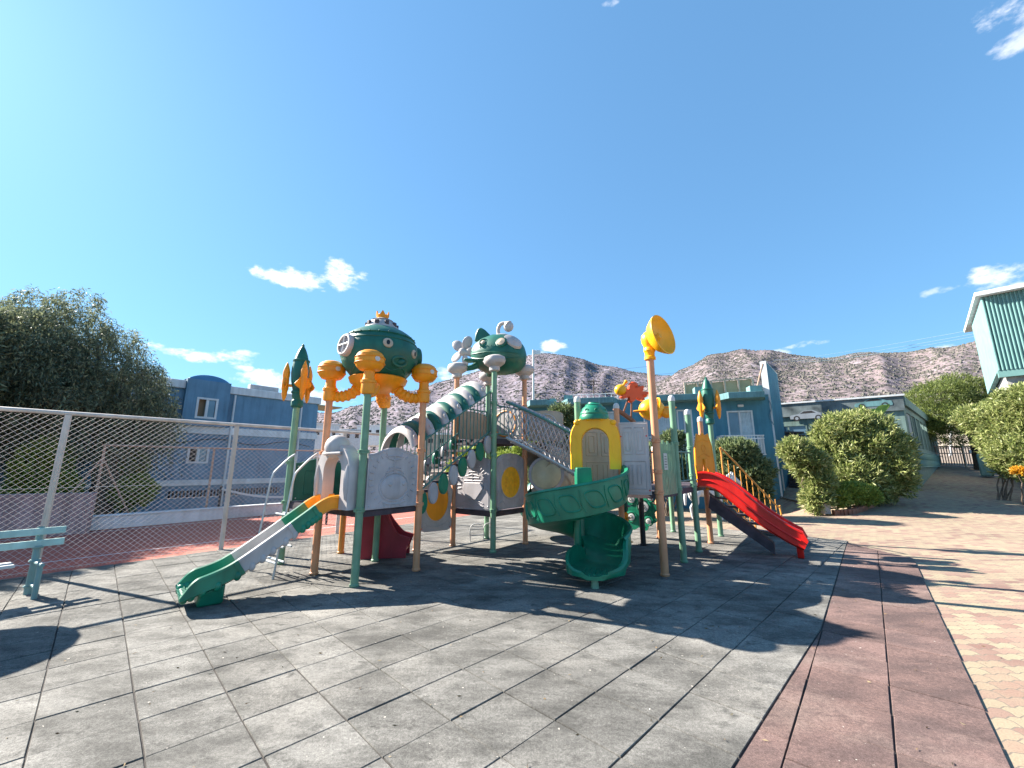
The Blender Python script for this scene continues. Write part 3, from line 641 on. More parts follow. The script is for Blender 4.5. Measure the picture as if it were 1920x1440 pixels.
def window(fr, h, par, n=2, behind='dark', rail=None, fw=.06, m='bwhite', curtain=False, open_=False, name='window'):
    a, b, c, d = h; o, ax, ay, an = fr; mb = MB(); R4 = lambda x0, x1, z0, z1, t0, t1: mb.prism([(x0, z0), (x1, z0), (x1, z1), (x0, z1)], fr, t0, t1)
    R4(a, a + fw, c, d, -.1, .02); R4(b - fw, b, c, d, -.1, .02); R4(a + fw, b - fw, d - fw, d, -.1, .02); R4(a + fw, b - fw, c, c + fw, -.1, .02)
    for i in range(1, n): x = a + (b - a) * i / n; R4(x - fw * .6, x + fw * .6, c + fw, d - fw, -.095, .0)
    if rail: R4(a + fw, b - fw, c + (d - c) * rail - .03, c + (d - c) * rail + .03, -.09, -.012)
    f = part(mb, name, m, par, smooth=False)
    mb = MB(); w = (b - a) / n
    for i in range(n):
        if open_ and i == 0: continue
        mb.prism([(a + w * i + fw * .5, c + fw * .5), (a + w * (i + 1) - fw * .5, c + fw * .5), (a + w * (i + 1) - fw * .5, d - fw * .5), (a + w * i + fw * .5, d - fw * .5)], fr, -.06, -.05)
    pn = part(mb, 'pane', 'glass', f, smooth=False)
    mb = MB(); mb.prism([(a, c), (b, c), (b, d), (a, d)], fr, -.40, -.38); part(mb, 'interior', behind, f, smooth=False)
    if curtain:
        mb = MB(); k = 40; x0, x1 = (a + (b - a) * .45, b - fw) if not open_ else (a, b)
        vs = []; 
        for i in range(k + 1):
            x = x0 + (x1 - x0) * i / k; dz = .025 * math.sin(i * 1.3)
            vs += [o + ax * x + ay * (c + .05) + an * (-.045 + 0 * dz), o + ax * x + ay * (d - .08) + an * (-.045 + dz * .3)]
        mb.add(vs, [(2 * i, 2 * i + 2, 2 * i + 3, 2 * i + 1) for i in range(k)]); cu = part(mb, 'curtain', 'curtain', f)
    return f
# --- left blue building
B0 = G(262, 949).xy; bd = fdir
lb = empty('blue_building', (B0.x, B0.y, 0), 'two storey blue building with white bands and a small blue barrel dome behind the court', 'building')
def LB(px, py): return HIT(px, py, B0, bd)
sR = LB(593, 800)[0]; sL = -9.0; zTop = LB(430, 745)[1]; zP = LB(430, 726)[1]
fr, _ = frame(B0, B0 + bd, 0)
w1 = (LB(363, 770)[0], LB(404, 770)[0], LB(385, 786)[1], LB(385, 747)[1]); w2 = (LB(351, 850)[0], LB(392, 850)[0], LB(370, 869)[1], LB(370, 838)[1])
v1 = (LB(312, 920)[0], LB(524, 920)[0], LB(400, 931)[1], LB(400, 918)[1])
zTop = max(zTop, w1[3] + .35); zP = zTop + .38
mb = holes_wall(fr, sL, sR, -.3, zTop, [w1, w2, v1])
PP = lambda x, z, d: fr[0] + fr[1] * x + fr[2] * z + fr[3] * d
mb.add([PP(sR, -.3, 0), PP(sR, -.3, -9), PP(sR, zTop, -9), PP(sR, zTop, 0)], [(0, 1, 2, 3)]); mb.add([PP(sL, zTop, 0), PP(sR, zTop, 0), PP(sR, zTop, -9), PP(sL, zTop, -9)], [(0, 1, 2, 3)])
part(mb, 'wall', 'bblue', lb, smooth=False)
window((fr[0] + fr[3] * .25, fr[1], fr[2], fr[3]), w1, lb, 2, 'tan', open_=True, fw=.09); window(fr, w2, lb, 2, 'dark', open_=True, fw=.09)
mb = MB(); mb.prism([(v1[0], v1[2]), (v1[1], v1[2]), (v1[1], v1[3]), (v1[0], v1[3])], fr, -.3, -.28, 0)
vt = part(mb, 'vent_opening', 'dark', lb, smooth=False); mb = MB()
k = 36
for i in range(k): x = v1[0] + (v1[1] - v1[0]) * (i + .5) / k; mb.prism([(x - .02, v1[2]), (x + .02, v1[2]), (x + .02, v1[3]), (x - .02, v1[3])], fr, -.1, -.06)
part(mb, 'grille', 'bblue', vt, smooth=False)
bs0, bs1 = LB(340, 770)[0], LB(424, 770)[0]
mb = MB()
for (x0, x1) in ((sL, bs0), (bs1, sR + .1)): mb.prism([(x0, zTop + .003), (x1, zTop + .003), (x1, zP), (x0, zP)], fr, -9.1, .12)
part(mb, 'parapet', 'bwhite', lb, smooth=False, bevel=.02)
mb = MB(); zb = LB(430, 815)[1]; mb.prism([(sL, zb - .02), (sR + .06, zb - .02), (sR + .06, zb + .32), (sL, zb + .32)], fr, .003, .07); zb2 = LB(430, 908)[1]
mb.prism([(sL, zb2), (sR + .06, zb2), (sR + .06, zb2 + .25), (sL, zb2 + .25)], fr, .003, .07); part(mb, 'white_band', 'bwhite', lb, smooth=False)
# projecting bay around the upper window and its barrel dome
mb = holes_wall((fr[0] + fr[3] * .25, fr[1], fr[2], fr[3]), bs0, bs1, zb + .33, zP + .1, [w1], .26)
for x, q in ((bs0, 1), (bs1, -1)): mb.add([PP(x, zb + .33, .25), PP(x, zP + .1, .25), PP(x, zP + .1, 0), PP(x, zb + .33, 0)], [(0, 1, 2, 3)])
mb.add([PP(bs0, zP + .1, .25), PP(bs1, zP + .1, .25), PP(bs1, zP + .1, -2), PP(bs0, zP + .1, -2)], [(0, 1, 2, 3)])
part(mb, 'bay', 'bblue', lb, smooth=False)
mb = MB(); cxm = (bs0 + bs1) / 2 + .1; rw = (bs1 - bs0) / 2 * 1.12; arc = [(cxm + rw * math.cos(t), zP - .1 + .55 * math.sin(t)) for t in np.linspace(0, math.pi, 20)]
mb.prism(arc, fr, -2.4, -.25); part(mb, 'dome', 'domeblue', lb)
for i, px in enumerate((484, 502, 519)):
    mb = MB(); s = LB(px, 735)[0]; c = PP(s, zP + .16, -.6); mb.box(c, (.5, .4, .34), math.atan2(bd.y, bd.x)); part(mb, 'rooftop_cooler', 'lgrey', lb, smooth=False, bevel=.02)
mb = MB(); c = PP(sR + .7, zTop - .05, -1.0); mb.box(c, (1.5, 2.2, .06), math.atan2(bd.y, bd.x)); part(mb, 'awning', 'beige', lb)

for px in (432, 560):
    mb = MB(); x = LB(px, 800)[0]; mb.tube([PP(x, -.2, .12), PP(x, zTop - .05, .12)], .05, 8); part(mb, 'downpipe', 'bwhite', lb)
mb = MB(); mb.tube([PP(s_, zb - .35 - .12 * math.sin(i * .9), .05) for i, s_ in enumerate(np.linspace(0, sR - .3, 16))], .018, 5); part(mb, 'facade_cable', 'dark', lb)
# --- teal apartment block behind the playground
TA = G(1471, 957, -.36).xy; TB = Vector((.5, 22.6)); td = (TA - TB).normalized(); tL = (TA - TB).length
tb = empty('teal_apartment_block', (TA.x, TA.y, 0), 'teal two storey apartment block with balconies and a tall white-edged end wall', 'building')
fr, _ = frame(TB, TA, 0)
def TP(px, py): return HIT(px, py, TB, td)
zr_ = TP(1390, 745)[1]; zfl = TP(1390, 857)[1]
sW = TP(1425, 760)[0]
def H4(x0, x1, y0, y1): return (TP(x0, (y0 + y1) / 2)[0], TP(x1, (y0 + y1) / 2)[0], TP((x0 + x1) / 2, y1)[1], TP((x0 + x1) / 2, y0)[1])
zd = zfl + .05
doors = [H4(1366, 1415, 770, 850), H4(1208, 1262, 768, 850), H4(1271, 1300, 768, 850), H4(1120, 1160, 772, 850), H4(1010, 1045, 778, 850)]
doors = [(a, b, zd, max(d, zfl + 2.1)) for a, b, c, d in doors]
low = [(a - .1, b + .1, .3, 1.7) for a, b, c, d in (doors[0], doors[1], doors[3])]
mb = holes_wall(fr, 0, tL - .05, -.6, zr_, doors + low); part(mb, 'wall', 'tblue', tb, smooth=False)
mb = MB(); mb.prism([(0, zr_ + .003), (tL - .05, zr_ + .003), (tL - .05, zr_ + .1), (0, zr_ + .1)], fr, -9, 0); part(mb, 'roof', 'tslab', tb, smooth=False)
mb = MB(); P2 = lambda x, z, d: fr[0] + fr[1] * x + fr[2] * z + fr[3] * d
mb.add([P2(0, -.6, 0), P2(0, zr_, 0), P2(0, zr_, -9), P2(0, -.6, -9)], [(0, 1, 2, 3)]); part(mb, 'side_wall', 'tblue', tb, smooth=False)
for i, h in enumerate(doors): window(fr, h, tb, 2, 'dark', fw=.07, curtain=True, name='balcony_door')
for h in low: window(fr, h, tb, 2, 'dark', fw=.05)
# canopies: wide trapezoid slabs over each balcony
def canopy(x0, x1, zc, dep=.95, hh=.30):
    mb = MB(); o, ax, ay, an = fr
    mb.prism([(x0, 0.0), (x0 + .45, dep), (x1 - .3, dep), (x1, 0.0)], (o + ay * zc, ax, an, ay), 0, hh)
    return part(mb, 'canopy', 'tslab', tb, smooth=False, bevel=.015)
for (a, b) in ((1338, 1434), (1205, 1318), (1052, 1160), (985, 1040)):
    canopy(TP(a, 745)[0], TP(b, 745)[0], zr_ - .17)
def balcony(x0, x1, dep=1.0):
    mb = MB(); mb.prism([(x0, zfl - .24), (x1, zfl - .24), (x1, zfl), (x0, zfl)], fr, .002, dep); sl = part(mb, 'balcony_slab', 'tslab', tb, smooth=False, bevel=.01)
    mb = MB(); n = int((x1 - x0) / .12); zt_ = zfl + .95
    for i in range(n + 1):
        x = x0 + .04 + (x1 - x0 - .08) * i / n; mb.prism([(x - .013, zfl + .1), (x + .013, zfl + .1), (x + .013, zt_), (x - .013, zt_)], fr, dep - .07, dep - .045)
    for z in (zfl + .08, zt_, zt_ - .14): mb.prism([(x0, z), (x1, z), (x1, z + .045), (x0, z + .045)], fr, dep - .085, dep - .03)
    m_ = int(dep / .12)
    for xx in (x0 + .02, x1 - .05):
        for z in (zfl + .08, zt_): mb.prism([(xx, z + .001), (xx + .03, z + .001), (xx + .03, z + .044), (xx, z + .044)], fr, 0.02, dep - .088)
        for i in range(1, m_): mb.prism([(xx, zfl + .13), (xx + .025, zfl + .13), (xx + .025, zt_), (xx, zt_)], fr, i * .12, i * .12 + .025)
    part(mb, 'balcony_railing', 'bwhite', tb, smooth=False)
balcony(TP(1345, 855)[0], TP(1446, 855)[0]-.5); balcony(TP(1200, 855)[0], TP(1318, 855)[0]); balcony(TP(1050, 855)[0], TP(1165, 855)[0])
# end wall rising above the roof, running back at about 49 degrees
ed = Vector((math.cos(R(50)), math.sin(R(50)))); EA = TA + ed * 0
zE = HIT(1424, 665, TA, ed)[1]; frE, _ = frame(TA, TA + ed, 0)
mb = MB(); mb.prism([(0, -.6), (3.8, -.6), (3.8, zE), (0, zE)], frE, -.22, 0); part(mb, 'end_wall', 'tblue', tb, smooth=False)
mb = MB(); mb.prism([(-.03, -.5), (-.003, -.5), (-.003, zE + .03), (-.03, zE + .03)], frE, -.26, .01); mb.prism([(-.0, zE + .003), (3.83, zE + .003), (3.83, zE + .04), (-.0, zE + .04)], frE, -.24, .01); part(mb, 'wall_coping', 'bwhite', tb, smooth=False)
mb = MB(); a = P2(tL - .55, zr_ + .12, -.3); b = P2(tL - .12, zE - .1, -.05); mb.tube([a, b], .045, 6); part(mb, 'prop', 'ofence', tb)
mb = MB(); s0, s1 = TP(1290, 725)[0], TP(1424, 725)[0]; zz0, zz1 = zr_ + .13, zr_ + .95
for i in range(5):
    x0 = s0 + (s1 - s0) * i / 5; x1 = s0 + (s1 - s0) * (i + 1) / 5 - .06; mb.prism([(x0, zz0), (x1, zz0), (x1, zz1 + .03 * i), (x0, zz1 + .03 * (i - 1))], fr, -.95, -.9)
rp_ = part(mb, 'roof_boarding', 'beige', tb, smooth=False)
mb = MB()
for i in range(6): x0 = s0 + (s1 - s0) * i / 5 - .05; mb.prism([(x0, zz0), (x0 + .07, zz0), (x0 + .07, zz1 + .1), (x0, zz1 + .1)], fr, -.89, -.8)
mb.prism([(s0, zz1 + .03), (s1, zz1 + .15), (s1, zz1 + .2), (s0, zz1 + .08)], fr, -.897, -.79); part(mb, 'frame', 'cream', rp_, smooth=False)
for px, w, h in ((1313, .5, .6), (1418, .55, .55), (1065, .45, .45), (1036, .3, .3)):
    mb = MB(); x = TP(px, 740)[0]; mb.prism([(x - w / 2, zr_ + .103), (x + w / 2, zr_ + .103), (x + w / 2, zr_ + h), (x - w / 2, zr_ + h)], fr, -.5, .1); part(mb, 'roof_pier', 'aqua', tb, smooth=False)
mb = MB(); x0, x1 = TP(1068, 745)[0], TP(1158, 745)[0]
for i in range(9): x = x0 + (x1 - x0) * i / 8; mb.tube([P2(x, zr_ + .1, -.2), P2(x, zr_ + .5, -.2)], .015, 5)
for z in (.5, .3): mb.tube([P2(x0, zr_ + z, -.2), P2(x1, zr_ + z, -.2)], .014, 5)
part(mb, 'roof_railing', 'bwhite', tb)
mb = MB(); x = TP(1388, 761)[0]; z = TP(1388, 761)[1]; mb.prism([(x - .13, z - .06), (x + .13, z - .06), (x + .13, z + .06), (x - .13, z + .06)], fr, .002, .09); part(mb, 'wall_lamp', 'bwhite', tb, bevel=.02)
mb = MB(); x, z = TP(1438, 914); mb.prism([(x - .16, z - .06), (x + .12, z - .06), (x + .12, z + .06), (x - .16, z + .06)], fr, .002, .02); part(mb, 'small_sign', 'bwhite', tb, smooth=False)
mb = MB(); pth = [P2(tL - .12, zr_ - .1, .05), P2(tL - .02, zr_ - .5, .05), P2(tL - .14, zr_ - 1.0, .05), P2(tL - .02, zr_ - 1.4, .05)]; mb.tube(bez(pth, 6), .018, 5); part(mb, 'cable', 'cable', tb)
mb = MB(); z0_, z1_ = .5, 1.5; mb.prism([(.5, z0_), (.62, z0_), (.62, z1_), (.5, z1_)], frE, .002, .05); part(mb, 'downpipe', 'bwhite', tb, smooth=False)

# --- timber steps between block and hedge
st = empty('timber_steps', (TA.x + .3, TA.y + .3, -.3), 'dark timber steps climbing between the teal block and the hedge', 'steps')
nrmE = Vector((ed.y, -ed.x))
for i in range(11):
    c = TA + ed * (.25 + .30 * i) + nrmE * .85; mb = MB(); h = .17 * (i + 1) - .3
    mb.box((c.x, c.y, h - .03), (.33, 1.5, .05), math.atan2(ed.y, ed.x)); mb.box((c.x - ed.x * .15, c.y - ed.y * .15, h / 2 - .3), (.02, 1.5, h + .5), math.atan2(ed.y, ed.x))
    part(mb, 'step', 'wood', st, smooth=False)
# --- restaurant with printed fascia
RA = Vector((14.5, 23.7)); RB = Vector((19.45, 20.0)); rd = (RB - RA).normalized(); rL = (RB - RA).length
rb = empty('restaurant_building', (RB.x, RB.y, 0), 'low dark restaurant building with a printed car banner under a pale flat roof edge', 'building')
fr, _ = frame(RA, RB, 0); zt1 = HIT(1465, 759, RA, rd)[1]; zt2 = HIT(1690, 741, RA, rd)[1]
base = 0.0
rw_ = (3.6, 5.4, 2.5, 4.0)
mb = holes_wall(fr, -1.6, rL, base, zt1 - .7, [rw_, (.5, 2.2, 2.3, 3.9)]); part(mb, 'wall', 'sage', rb, smooth=False)
window(fr, rw_, rb, 3, 'dark', m='sage'); window(fr, (.5, 2.2, 2.3, 3.9), rb, 2, 'dark', m='sage')
zf0, zf1 = zt1 - .72, zt1
mb = MB(); mb.prism([(-1.6, zf0), (rL + .05, zf0 + .0), (rL + .05, zt2 - .05), (-1.6, zf1)], fr, .02, .1); fa = part(mb, 'banner', 'fascia', rb, smooth=False)
def car(x, z, s, m):
    body = [(-1, 0), (-1.02, .16), (-.95, .27), (-.5, .34), (-.2, .56), (.35, .58), (.7, .38), (.98, .33), (1.03, .12), (1, 0)]
    mb = MB(); mb.prism([(x + a * s, z + b * s) for a, b in body], fr, .102, .112, 0)
    mb.prism([(x + a * s, z + b * s) for a, b in [(-.42, .36), (-.17, .52), (.3, .53), (.52, .38)]], fr, .1125, .114, 1)
    for q in (-.62, .62): mb.prism([(x + q * s + .19 * s * math.cos(t), z + .04 * s + .19 * s * math.sin(t)) for t in np.linspace(0, 2 * math.pi, 16)[:-1]], fr, .1125, .1145, 1)
    for q in (-.62, .62): mb.prism([(x + q * s + .1 * s * math.cos(t), z + .04 * s + .1 * s * math.sin(t)) for t in np.linspace(0, 2 * math.pi, 16)[:-1]], fr, .1148, .1155, 0)
    return part(mb, 'printed_car', [m, 'dark'], fa, smooth=False)
x, z = HIT(1514, 783, RA, rd); car(x, z - .06, .78, 'carw'); x, z = HIT(1637, 760, RA, rd); car(x, z - .06, .72, 'tslab')
mb = MB(); mb.prism([(-1.6, zf1 + .003), (rL + .12, zt2 - .04), (rL + .12, zt2 + .05), (-1.6, zf1 + .08)], fr, -8, .16); part(mb, 'roof', 'bwhite', rb, smooth=False)
sdir = Vector((.755, .656)); frS, _ = frame(RB, RB + sdir, 0); SL = 19.0
hs = [(1.0 + i * 2.1, 2.7 + i * 2.1, 2.6, 4.35) for i in range(8)]
mb = holes_wall(frS, 0, SL, 0, zt2 - .5, hs, .2); part(mb, 'side_wall', 'sage', rb, smooth=False)
mb = MB(); mb.prism([(0, zt2 - .497), (SL, zt2 - .497), (SL, zt2 - .06), (0, zt2 - .06)], frS, -.3, .12); part(mb, 'side_fascia', 'sage', rb, smooth=False)
for h in hs:
    mb = MB(); 
    for i in range(9): x = h[0] + (h[1] - h[0]) * (i + .5) / 9; mb.prism([(x - .03, h[2]), (x + .03, h[2]), (x + .03, h[3]), (x - .03, h[3])], frS, -.08, -.04)
    sh = part(mb, 'slatted_shutter', 'bwhite' if h is hs[0] else 'sage', rb, smooth=False); mb = MB(); mb.prism([(h[0], h[2]), (h[1], h[2]), (h[1], h[3]), (h[0], h[3])], frS, -.6, -.58); part(mb, 'interior', 'dark', sh, smooth=False)
mb = MB()
for i in range(40):
    x = .3 + i * .4; mb.tube([frS[0] + frS[1] * x + frS[3] * .1 + Vector((0, 0, 1.6)), frS[0] + frS[1] * (x + .35) + frS[3] * .1 + Vector((0, 0, 2.35))], .02, 5); mb.tube([frS[0] + frS[1] * (x + .35) + frS[3] * .1 + Vector((0, 0, 1.6)), frS[0] + frS[1] * x + frS[3] * .1 + Vector((0, 0, 2.35))], .02, 5)
for z in (1.6, 2.37): mb.tube([frS[0] + frS[1] * .2 + frS[3] * .1 + Vector((0, 0, z)), frS[0] + frS[1] * SL + frS[3] * .1 + Vector((0, 0, z))], .03, 6)
part(mb, 'lattice_railing', 'aquac', rb)
# stacked timber planks and a striped rail behind the steps
c = D(1483, 812, 22.6); tp = empty('timber_stack', (c.x, c.y, 2.0), 'stack of weathered brown boards between the teal block and the hedge', 'boards')
for i in range(9): mb = MB(); mb.box((c.x + random.uniform(-.08, .08), c.y, 2.1 + i * .17), (1.3, .5, .1), random.uniform(-.05, .05)); part(mb, 'board', 'wood', tp, smooth=False)
# aqua tower at right
TC = Vector((24.6, 20.0)); a45 = Vector((math.cos(R(45)), math.sin(R(45)))); b45 = Vector((a45.y, -a45.x))
tw = empty('aqua_tower_building', (TC.x, TC.y, 2), 'tall aqua building with corrugated cladding over a whitewashed stone base at the right edge', 'building')
zt_, zb_ = D(1849, 562, TC.y).z, D(1884, 695, TC.y).z
frL, _ = frame(TC + a45 * 5.8, TC, 0); frR, _ = frame(TC, TC + b45 * 6, 0)
mb = MB(); mb.prism([(0, zb_ - .5), (5.8, zb_), (5.8, zt_), (0, zt_ + .1)], frL, -.2, 0); part(mb, 'side_wall', 'aqua', tw, smooth=False)
mb = MB(); n = 44
prof = []
for i in range(n * 4):
    x = 6 * i / (n * 4); prof.append((x, .06 if (i % 4) in (1, 2) else .0))
prof = [(.003, -.15)] + prof + [(6, 0), (6, -.15)]
o, ax, ay, an = frR; mb.prism(prof, (o + ay * zb_, ax, an, ay), 0, zt_ - zb_ + .1); part(mb, 'corrugated_cladding', 'aquac', tw, smooth=False)
mb = MB(); o, ax, ay, an = frR; mb.prism([(-.2, .4), (6.4, .4), (6.4, -8), (-.2, -8)], (o + ay * (zt_ + .12), ax, an, ay), 0, .22); part(mb, 'roof', 'bwhite', tw, smooth=False, bevel=.02)
mb = MB(); o, ax, ay, an = frR; mb.prism([(.25, -.25), (6, -.25), (6, -5), (.25, -5)], (o + ay * .5, ax, an, ay), 0, zb_ - .55); part(mb, 'stone_base', 'stone', tw, smooth=False)
mb = MB(); mb.prism([(0, zb_ - .35), (6, zb_ - .35), (6, zb_ - .01), (0, zb_ - .01)], frR, -.3, .02); part(mb, 'sill_band', 'aquac', tw, smooth=False)
# aqua planter wall by the gate
c = D(1880, 840, 24); mb = MB(); mb.box((c.x, c.y, 2.1), (.9, .5, 2.2), .5); mb.box((c.x - .9, c.y + .3, 1.7), (.8, .4, 1.3), .5); tag(mb.build('garden_pier', 'aqua', bevel=.08), 'aqua painted stepped pier below the tower beside the gate', 'pier')
# gate
gz = zr(33, 29.6) - .03; ga = Vector((D(1742, 860, 29.6).x, 29.6)); gb = Vector((D(1875, 860, 29.6).x, 29.6))
gt = empty('metal_gate', (ga.x, ga.y, gz), 'cream barred driveway gate at the top of the paved slope', 'gate'); fr, L = frame(ga, gb, gz)
for k in range(2):
    x0, x1 = (0.05, L / 2 - .03) if k == 0 else (L / 2 + .03, L - .05); mb = MB()
    for z in (.1, .95, 1.45): mb.prism([(x0, z), (x1, z), (x1, z + .06), (x0, z + .06)], fr, -.03, .03)
    n = 13
    for i in range(n + 1): x = x0 + (x1 - x0) * i / n; mb.prism([(x - .02, .1), (x + .02, .1), (x + .02, 1.5), (x - .02, 1.5)], fr, -.02, .02)
    part(mb, 'gate_leaf', 'ofence', gt, smooth=False)
for x in (0, L / 2, L): mb = MB(); mb.prism([(x - .05, 0), (x + .05, 0), (x + .05, 1.65), (x - .05, 1.65)], fr, -.05, .05); part(mb, 'gate_post', 'cream', gt, smooth=False)
mb = MB(); mb.prism([(L * .58, 1.0), (L * .82, 1.0), (L * .82, 1.22), (L * .58, 1.22)], fr, .032, .05); part(mb, 'white_plate', 'bwhite', gt, smooth=False)
# far houses beyond the gate and at the foot of the hills
def house(px, py, Y, w, h, d, label, rz=.2, m='house', base=None):
    c = D(px, py, Y); t = empty('house', (c.x, c.y, c.z), label, 'house', 'small houses at the foot of the hills')
    mb = MB(); mb.box((c.x, c.y, c.z + h / 2 - 1), (w, d, h + 2), rz); part(mb, 'wall', m, t, smooth=False)
    mb = MB(); mb.box((c.x, c.y, c.z + h + .15), (w + .5, d + .5, .3), rz); part(mb, 'roof', 'bwhite', t, smooth=False)
    mz = Matrix.Rotation(rz, 3, 'Z')
    for k in (-.3, 0, .3):
        mb = MB(); q = c + mz @ Vector((w * k, -d / 2 - .03, h * .55)); mb.box(q, (w * .12, .05, h * .3), rz); part(mb, 'window', 'dark', t, smooth=False)
for a in [(1800, 812, 60, 7, 2.4, 5, 'beige flat-roofed house seen through the pine above the gate', .3), (1762, 800, 75, 6, 2.6, 5, 'cream flat-roofed house beyond the gate just left of the pine', -.2),
          (1822, 790, 90, 8, 3, 6, 'small pale house higher up behind the pine trunk', .1),
          (655, 832, 130, 9, 4, 7, 'pale low house behind the octopus tower left post', .2, 'bwhite'), (705, 826, 150, 11, 5, 8, 'white flat house seen between the octopus tower posts', -.3, 'bwhite'),
          (830, 842, 70, 6, 2.2, 6, 'cream house seen behind the stair railing', .1), (610, 830, 120, 7, 5, 7, 'pale tall house just right of the blue building corner', .4, 'bwhite'), (965, 846, 60, 7, 1.3, 5, 'long low cream house behind the central tower deck', .0, 'bwhite')]: house(*a)

# ------------------------------------------------------------------ planting
def weeping_tree():
    base = Vector((-14.0, 14.3, -.05)); t = empty('pepper_tree', base, 'large weeping pepper tree with hanging dark green foliage behind the left fence', 'tree')
    mb = MB(); top = base + Vector((-.2, .3, 3.0)); limb(mb, base, top, .42, .3, .15, 8, 10)
    lobes = []
    spec = [(-16.7, 14.3, 6.55, 1.5, 1.15), (-18.6, 14.4, 6.3, 1.8, 1.4), (-15.1, 14.2, 5.6, 1.45, 1.25), (-14.0, 14.3, 4.55, 1.25, 1.1), (-13.15, 14.4, 3.6, .9, .9), (-16.6, 13.7, 4.7, 2.2, 1.8), (-19.8, 14.4, 5.0, 2.3, 1.9), (-15.1, 13.8, 3.5, 1.9, 1.4), (-18.2, 13.6, 3.5, 2.3, 1.7), (-12.75, 14.6, 3.2, .55, .55), (-14.6, 14.8, 3.0, 1.8, 1.0), (-16.8, 12.4, 5.2, 2.0, 1.9)]
    for (x, y, z, rx, rz_) in spec:
        lobes.append(((x, y, z), (rx, rx * .9, rz_))); limb(mb, top + Vector((random.uniform(-.2, .2), 0, random.uniform(-1, 0))), (x, y, z + rz_ * .3), .17, .04, .4, 7)
    part(mb, 'trunk', 'bark', t)
    lobes += [((-15.9, 14.0, 7.6), (.7, .7, .5)), ((-17.6, 14.2, 7.6), (.8, .7, .5)), ((-14.3, 14.1, 6.2), (.6, .6, .5)), ((-13.2, 14.2, 5.0), (.6, .6, .5)), ((-12.6, 14.4, 4.1), (.5, .5, .4))]
    n = 5600; P, U = sample_lobes(lobes, n, .5); L = RNG.uniform(.4, 1.9, n) * RNG.uniform(.6, 1.2, n); k = 24; C = []; Dd = []
    out = U * np.array([1, 1, .2]) * .2
    for j in range(k):
        s = (j + RNG.random(n)) / k
        q = P + out * (s * (2 - s))[:, None] * L[:, None] * 1.2 + np.array([0, 0, .12]) * np.sin(s * 2.2)[:, None]; q[:, 2] -= (L * s ** 1.6)
        q += RNG.normal(size=q.shape) * .05; C.append(q); d = out * .8 + RNG.normal(size=q.shape) * .5; d[:, 2] -= .8 * s + .25; Dd.append(d)
    C = np.concatenate(C); Dd = np.concatenate(Dd); keep = (C[:, 2] > 1.2) | (RNG.random(len(C)) < .3); C, Dd = C[keep], Dd[keep]
    leafmesh('crown', C, Dd, RNG.uniform(.10, .2, len(C)), RNG.uniform(.022, .04, len(C)), 'pepper', t)
weeping_tree()
shrub(Vector((-18.0, 10.6, 0)), [((-17.6, 10.6, 4.9), (2.9, 2.6, 2.0)), ((-16.2, 10.2, 3.6), (2.0, 1.8, 1.3))], 5200, 'leafy tree just outside the left edge shading the red court', m='pepper', ln=.2, wd=.06, name='garden_tree', cat='tree')
def lob(px, py, Y, r, rz=None, ry=None):
    c = D(px, py, Y); return ((c.x, c.y, c.z), (r, ry or r, rz or r))
def gnd(px, Y): c = D(px, 900, Y); return Vector((c.x, Y, zr(c.x, Y) - .04))
shrub(gnd(85, 13), [lob(80, 880, 13, .8, 1.1), lob(60, 930, 13, .8, .7), lob(105, 925, 13, .7, .8)], 2600, 'yellow-green bush under the pepper tree behind the pinkish wall', m='lime', ln=.12, wd=.045, cat='shrub', name='garden_shrub')
shrub(gnd(240, 15), [lob(240, 880, 15, .7, .8), lob(250, 925, 14.6, .75, .7), lob(228, 910, 15, .8, .9)], 2400, 'small yellow-green bush between the pepper tree and the blue building', m='lime', ln=.12, wd=.045, name='garden_shrub')
# hedge in the kerbed bed
shrub(gnd(1600, 17.2), [lob(1600, 815, 17.4, 1.7, 1.0, 1.1), lob(1640, 850, 17.0, 1.35, 1.3, 1.2), lob(1575, 860, 17.4, 1.25, 1.3, 1.1), lob(1665, 880, 16.6, .75, 1.3, 1.0), lob(1615, 905, 16.6, 1.3, 1.0, .9)], 9000, 'largest pale oleander shrub in the brick-kerbed bed', m='olean', ln=.2, wd=.045, stems=14)
shrub(gnd(1530, 15.8), [lob(1490, 848, 15.8, .55, .45), lob(1515, 870, 15.8, .7, .5), lob(1535, 905, 15.7, .55, .7), lob(1532, 940, 15.6, .45, .5)], 2600, 'narrow oleander leaning left over the timber steps', m='olean', ln=.19, wd=.042, stems=8)
shrub(gnd(1598, 15.7), [lob(1598, 925, 15.6, .75, .42, .5), lob(1572, 935, 15.5, .5, .36, .4), lob(1625, 930, 15.6, .55, .4, .45)], 2600, 'low yellow-green bush at the front of the kerbed bed', m='lime', ln=.11, wd=.035, name='low_shrub')
shrub(gnd(1385, 14.2), [lob(1375, 855, 14.3, .85, .6), lob(1405, 890, 14.1, .8, .75), lob(1360, 900, 14.4, .85, .8), lob(1415, 925, 14.0, .5, .5)], 4200, 'grey-green oleander below the balcony behind the red slide', m='oleand', ln=.17, wd=.036)
shrub(gnd(1045, 15.5), [lob(1052, 785, 15.6, .6, .6), lob(1035, 850, 15.4, .9, .9), lob(1060, 900, 15.2, .95, .8), lob(1015, 910, 15.0, .8, .7), lob(1100, 900, 15.8, .8, .6)], 5200, 'tall oleander behind the net tunnel and spiral slide', m='oleand', ln=.17, wd=.036)
shrub(gnd(1250, 16), [lob(1262, 830, 16.2, .5, .5), lob(1225, 870, 16.2, .8, .8), lob(1275, 890, 16.0, .8, .8)], 2600, 'oleander behind the green picket panel', m='oleand', ln=.17, wd=.036)
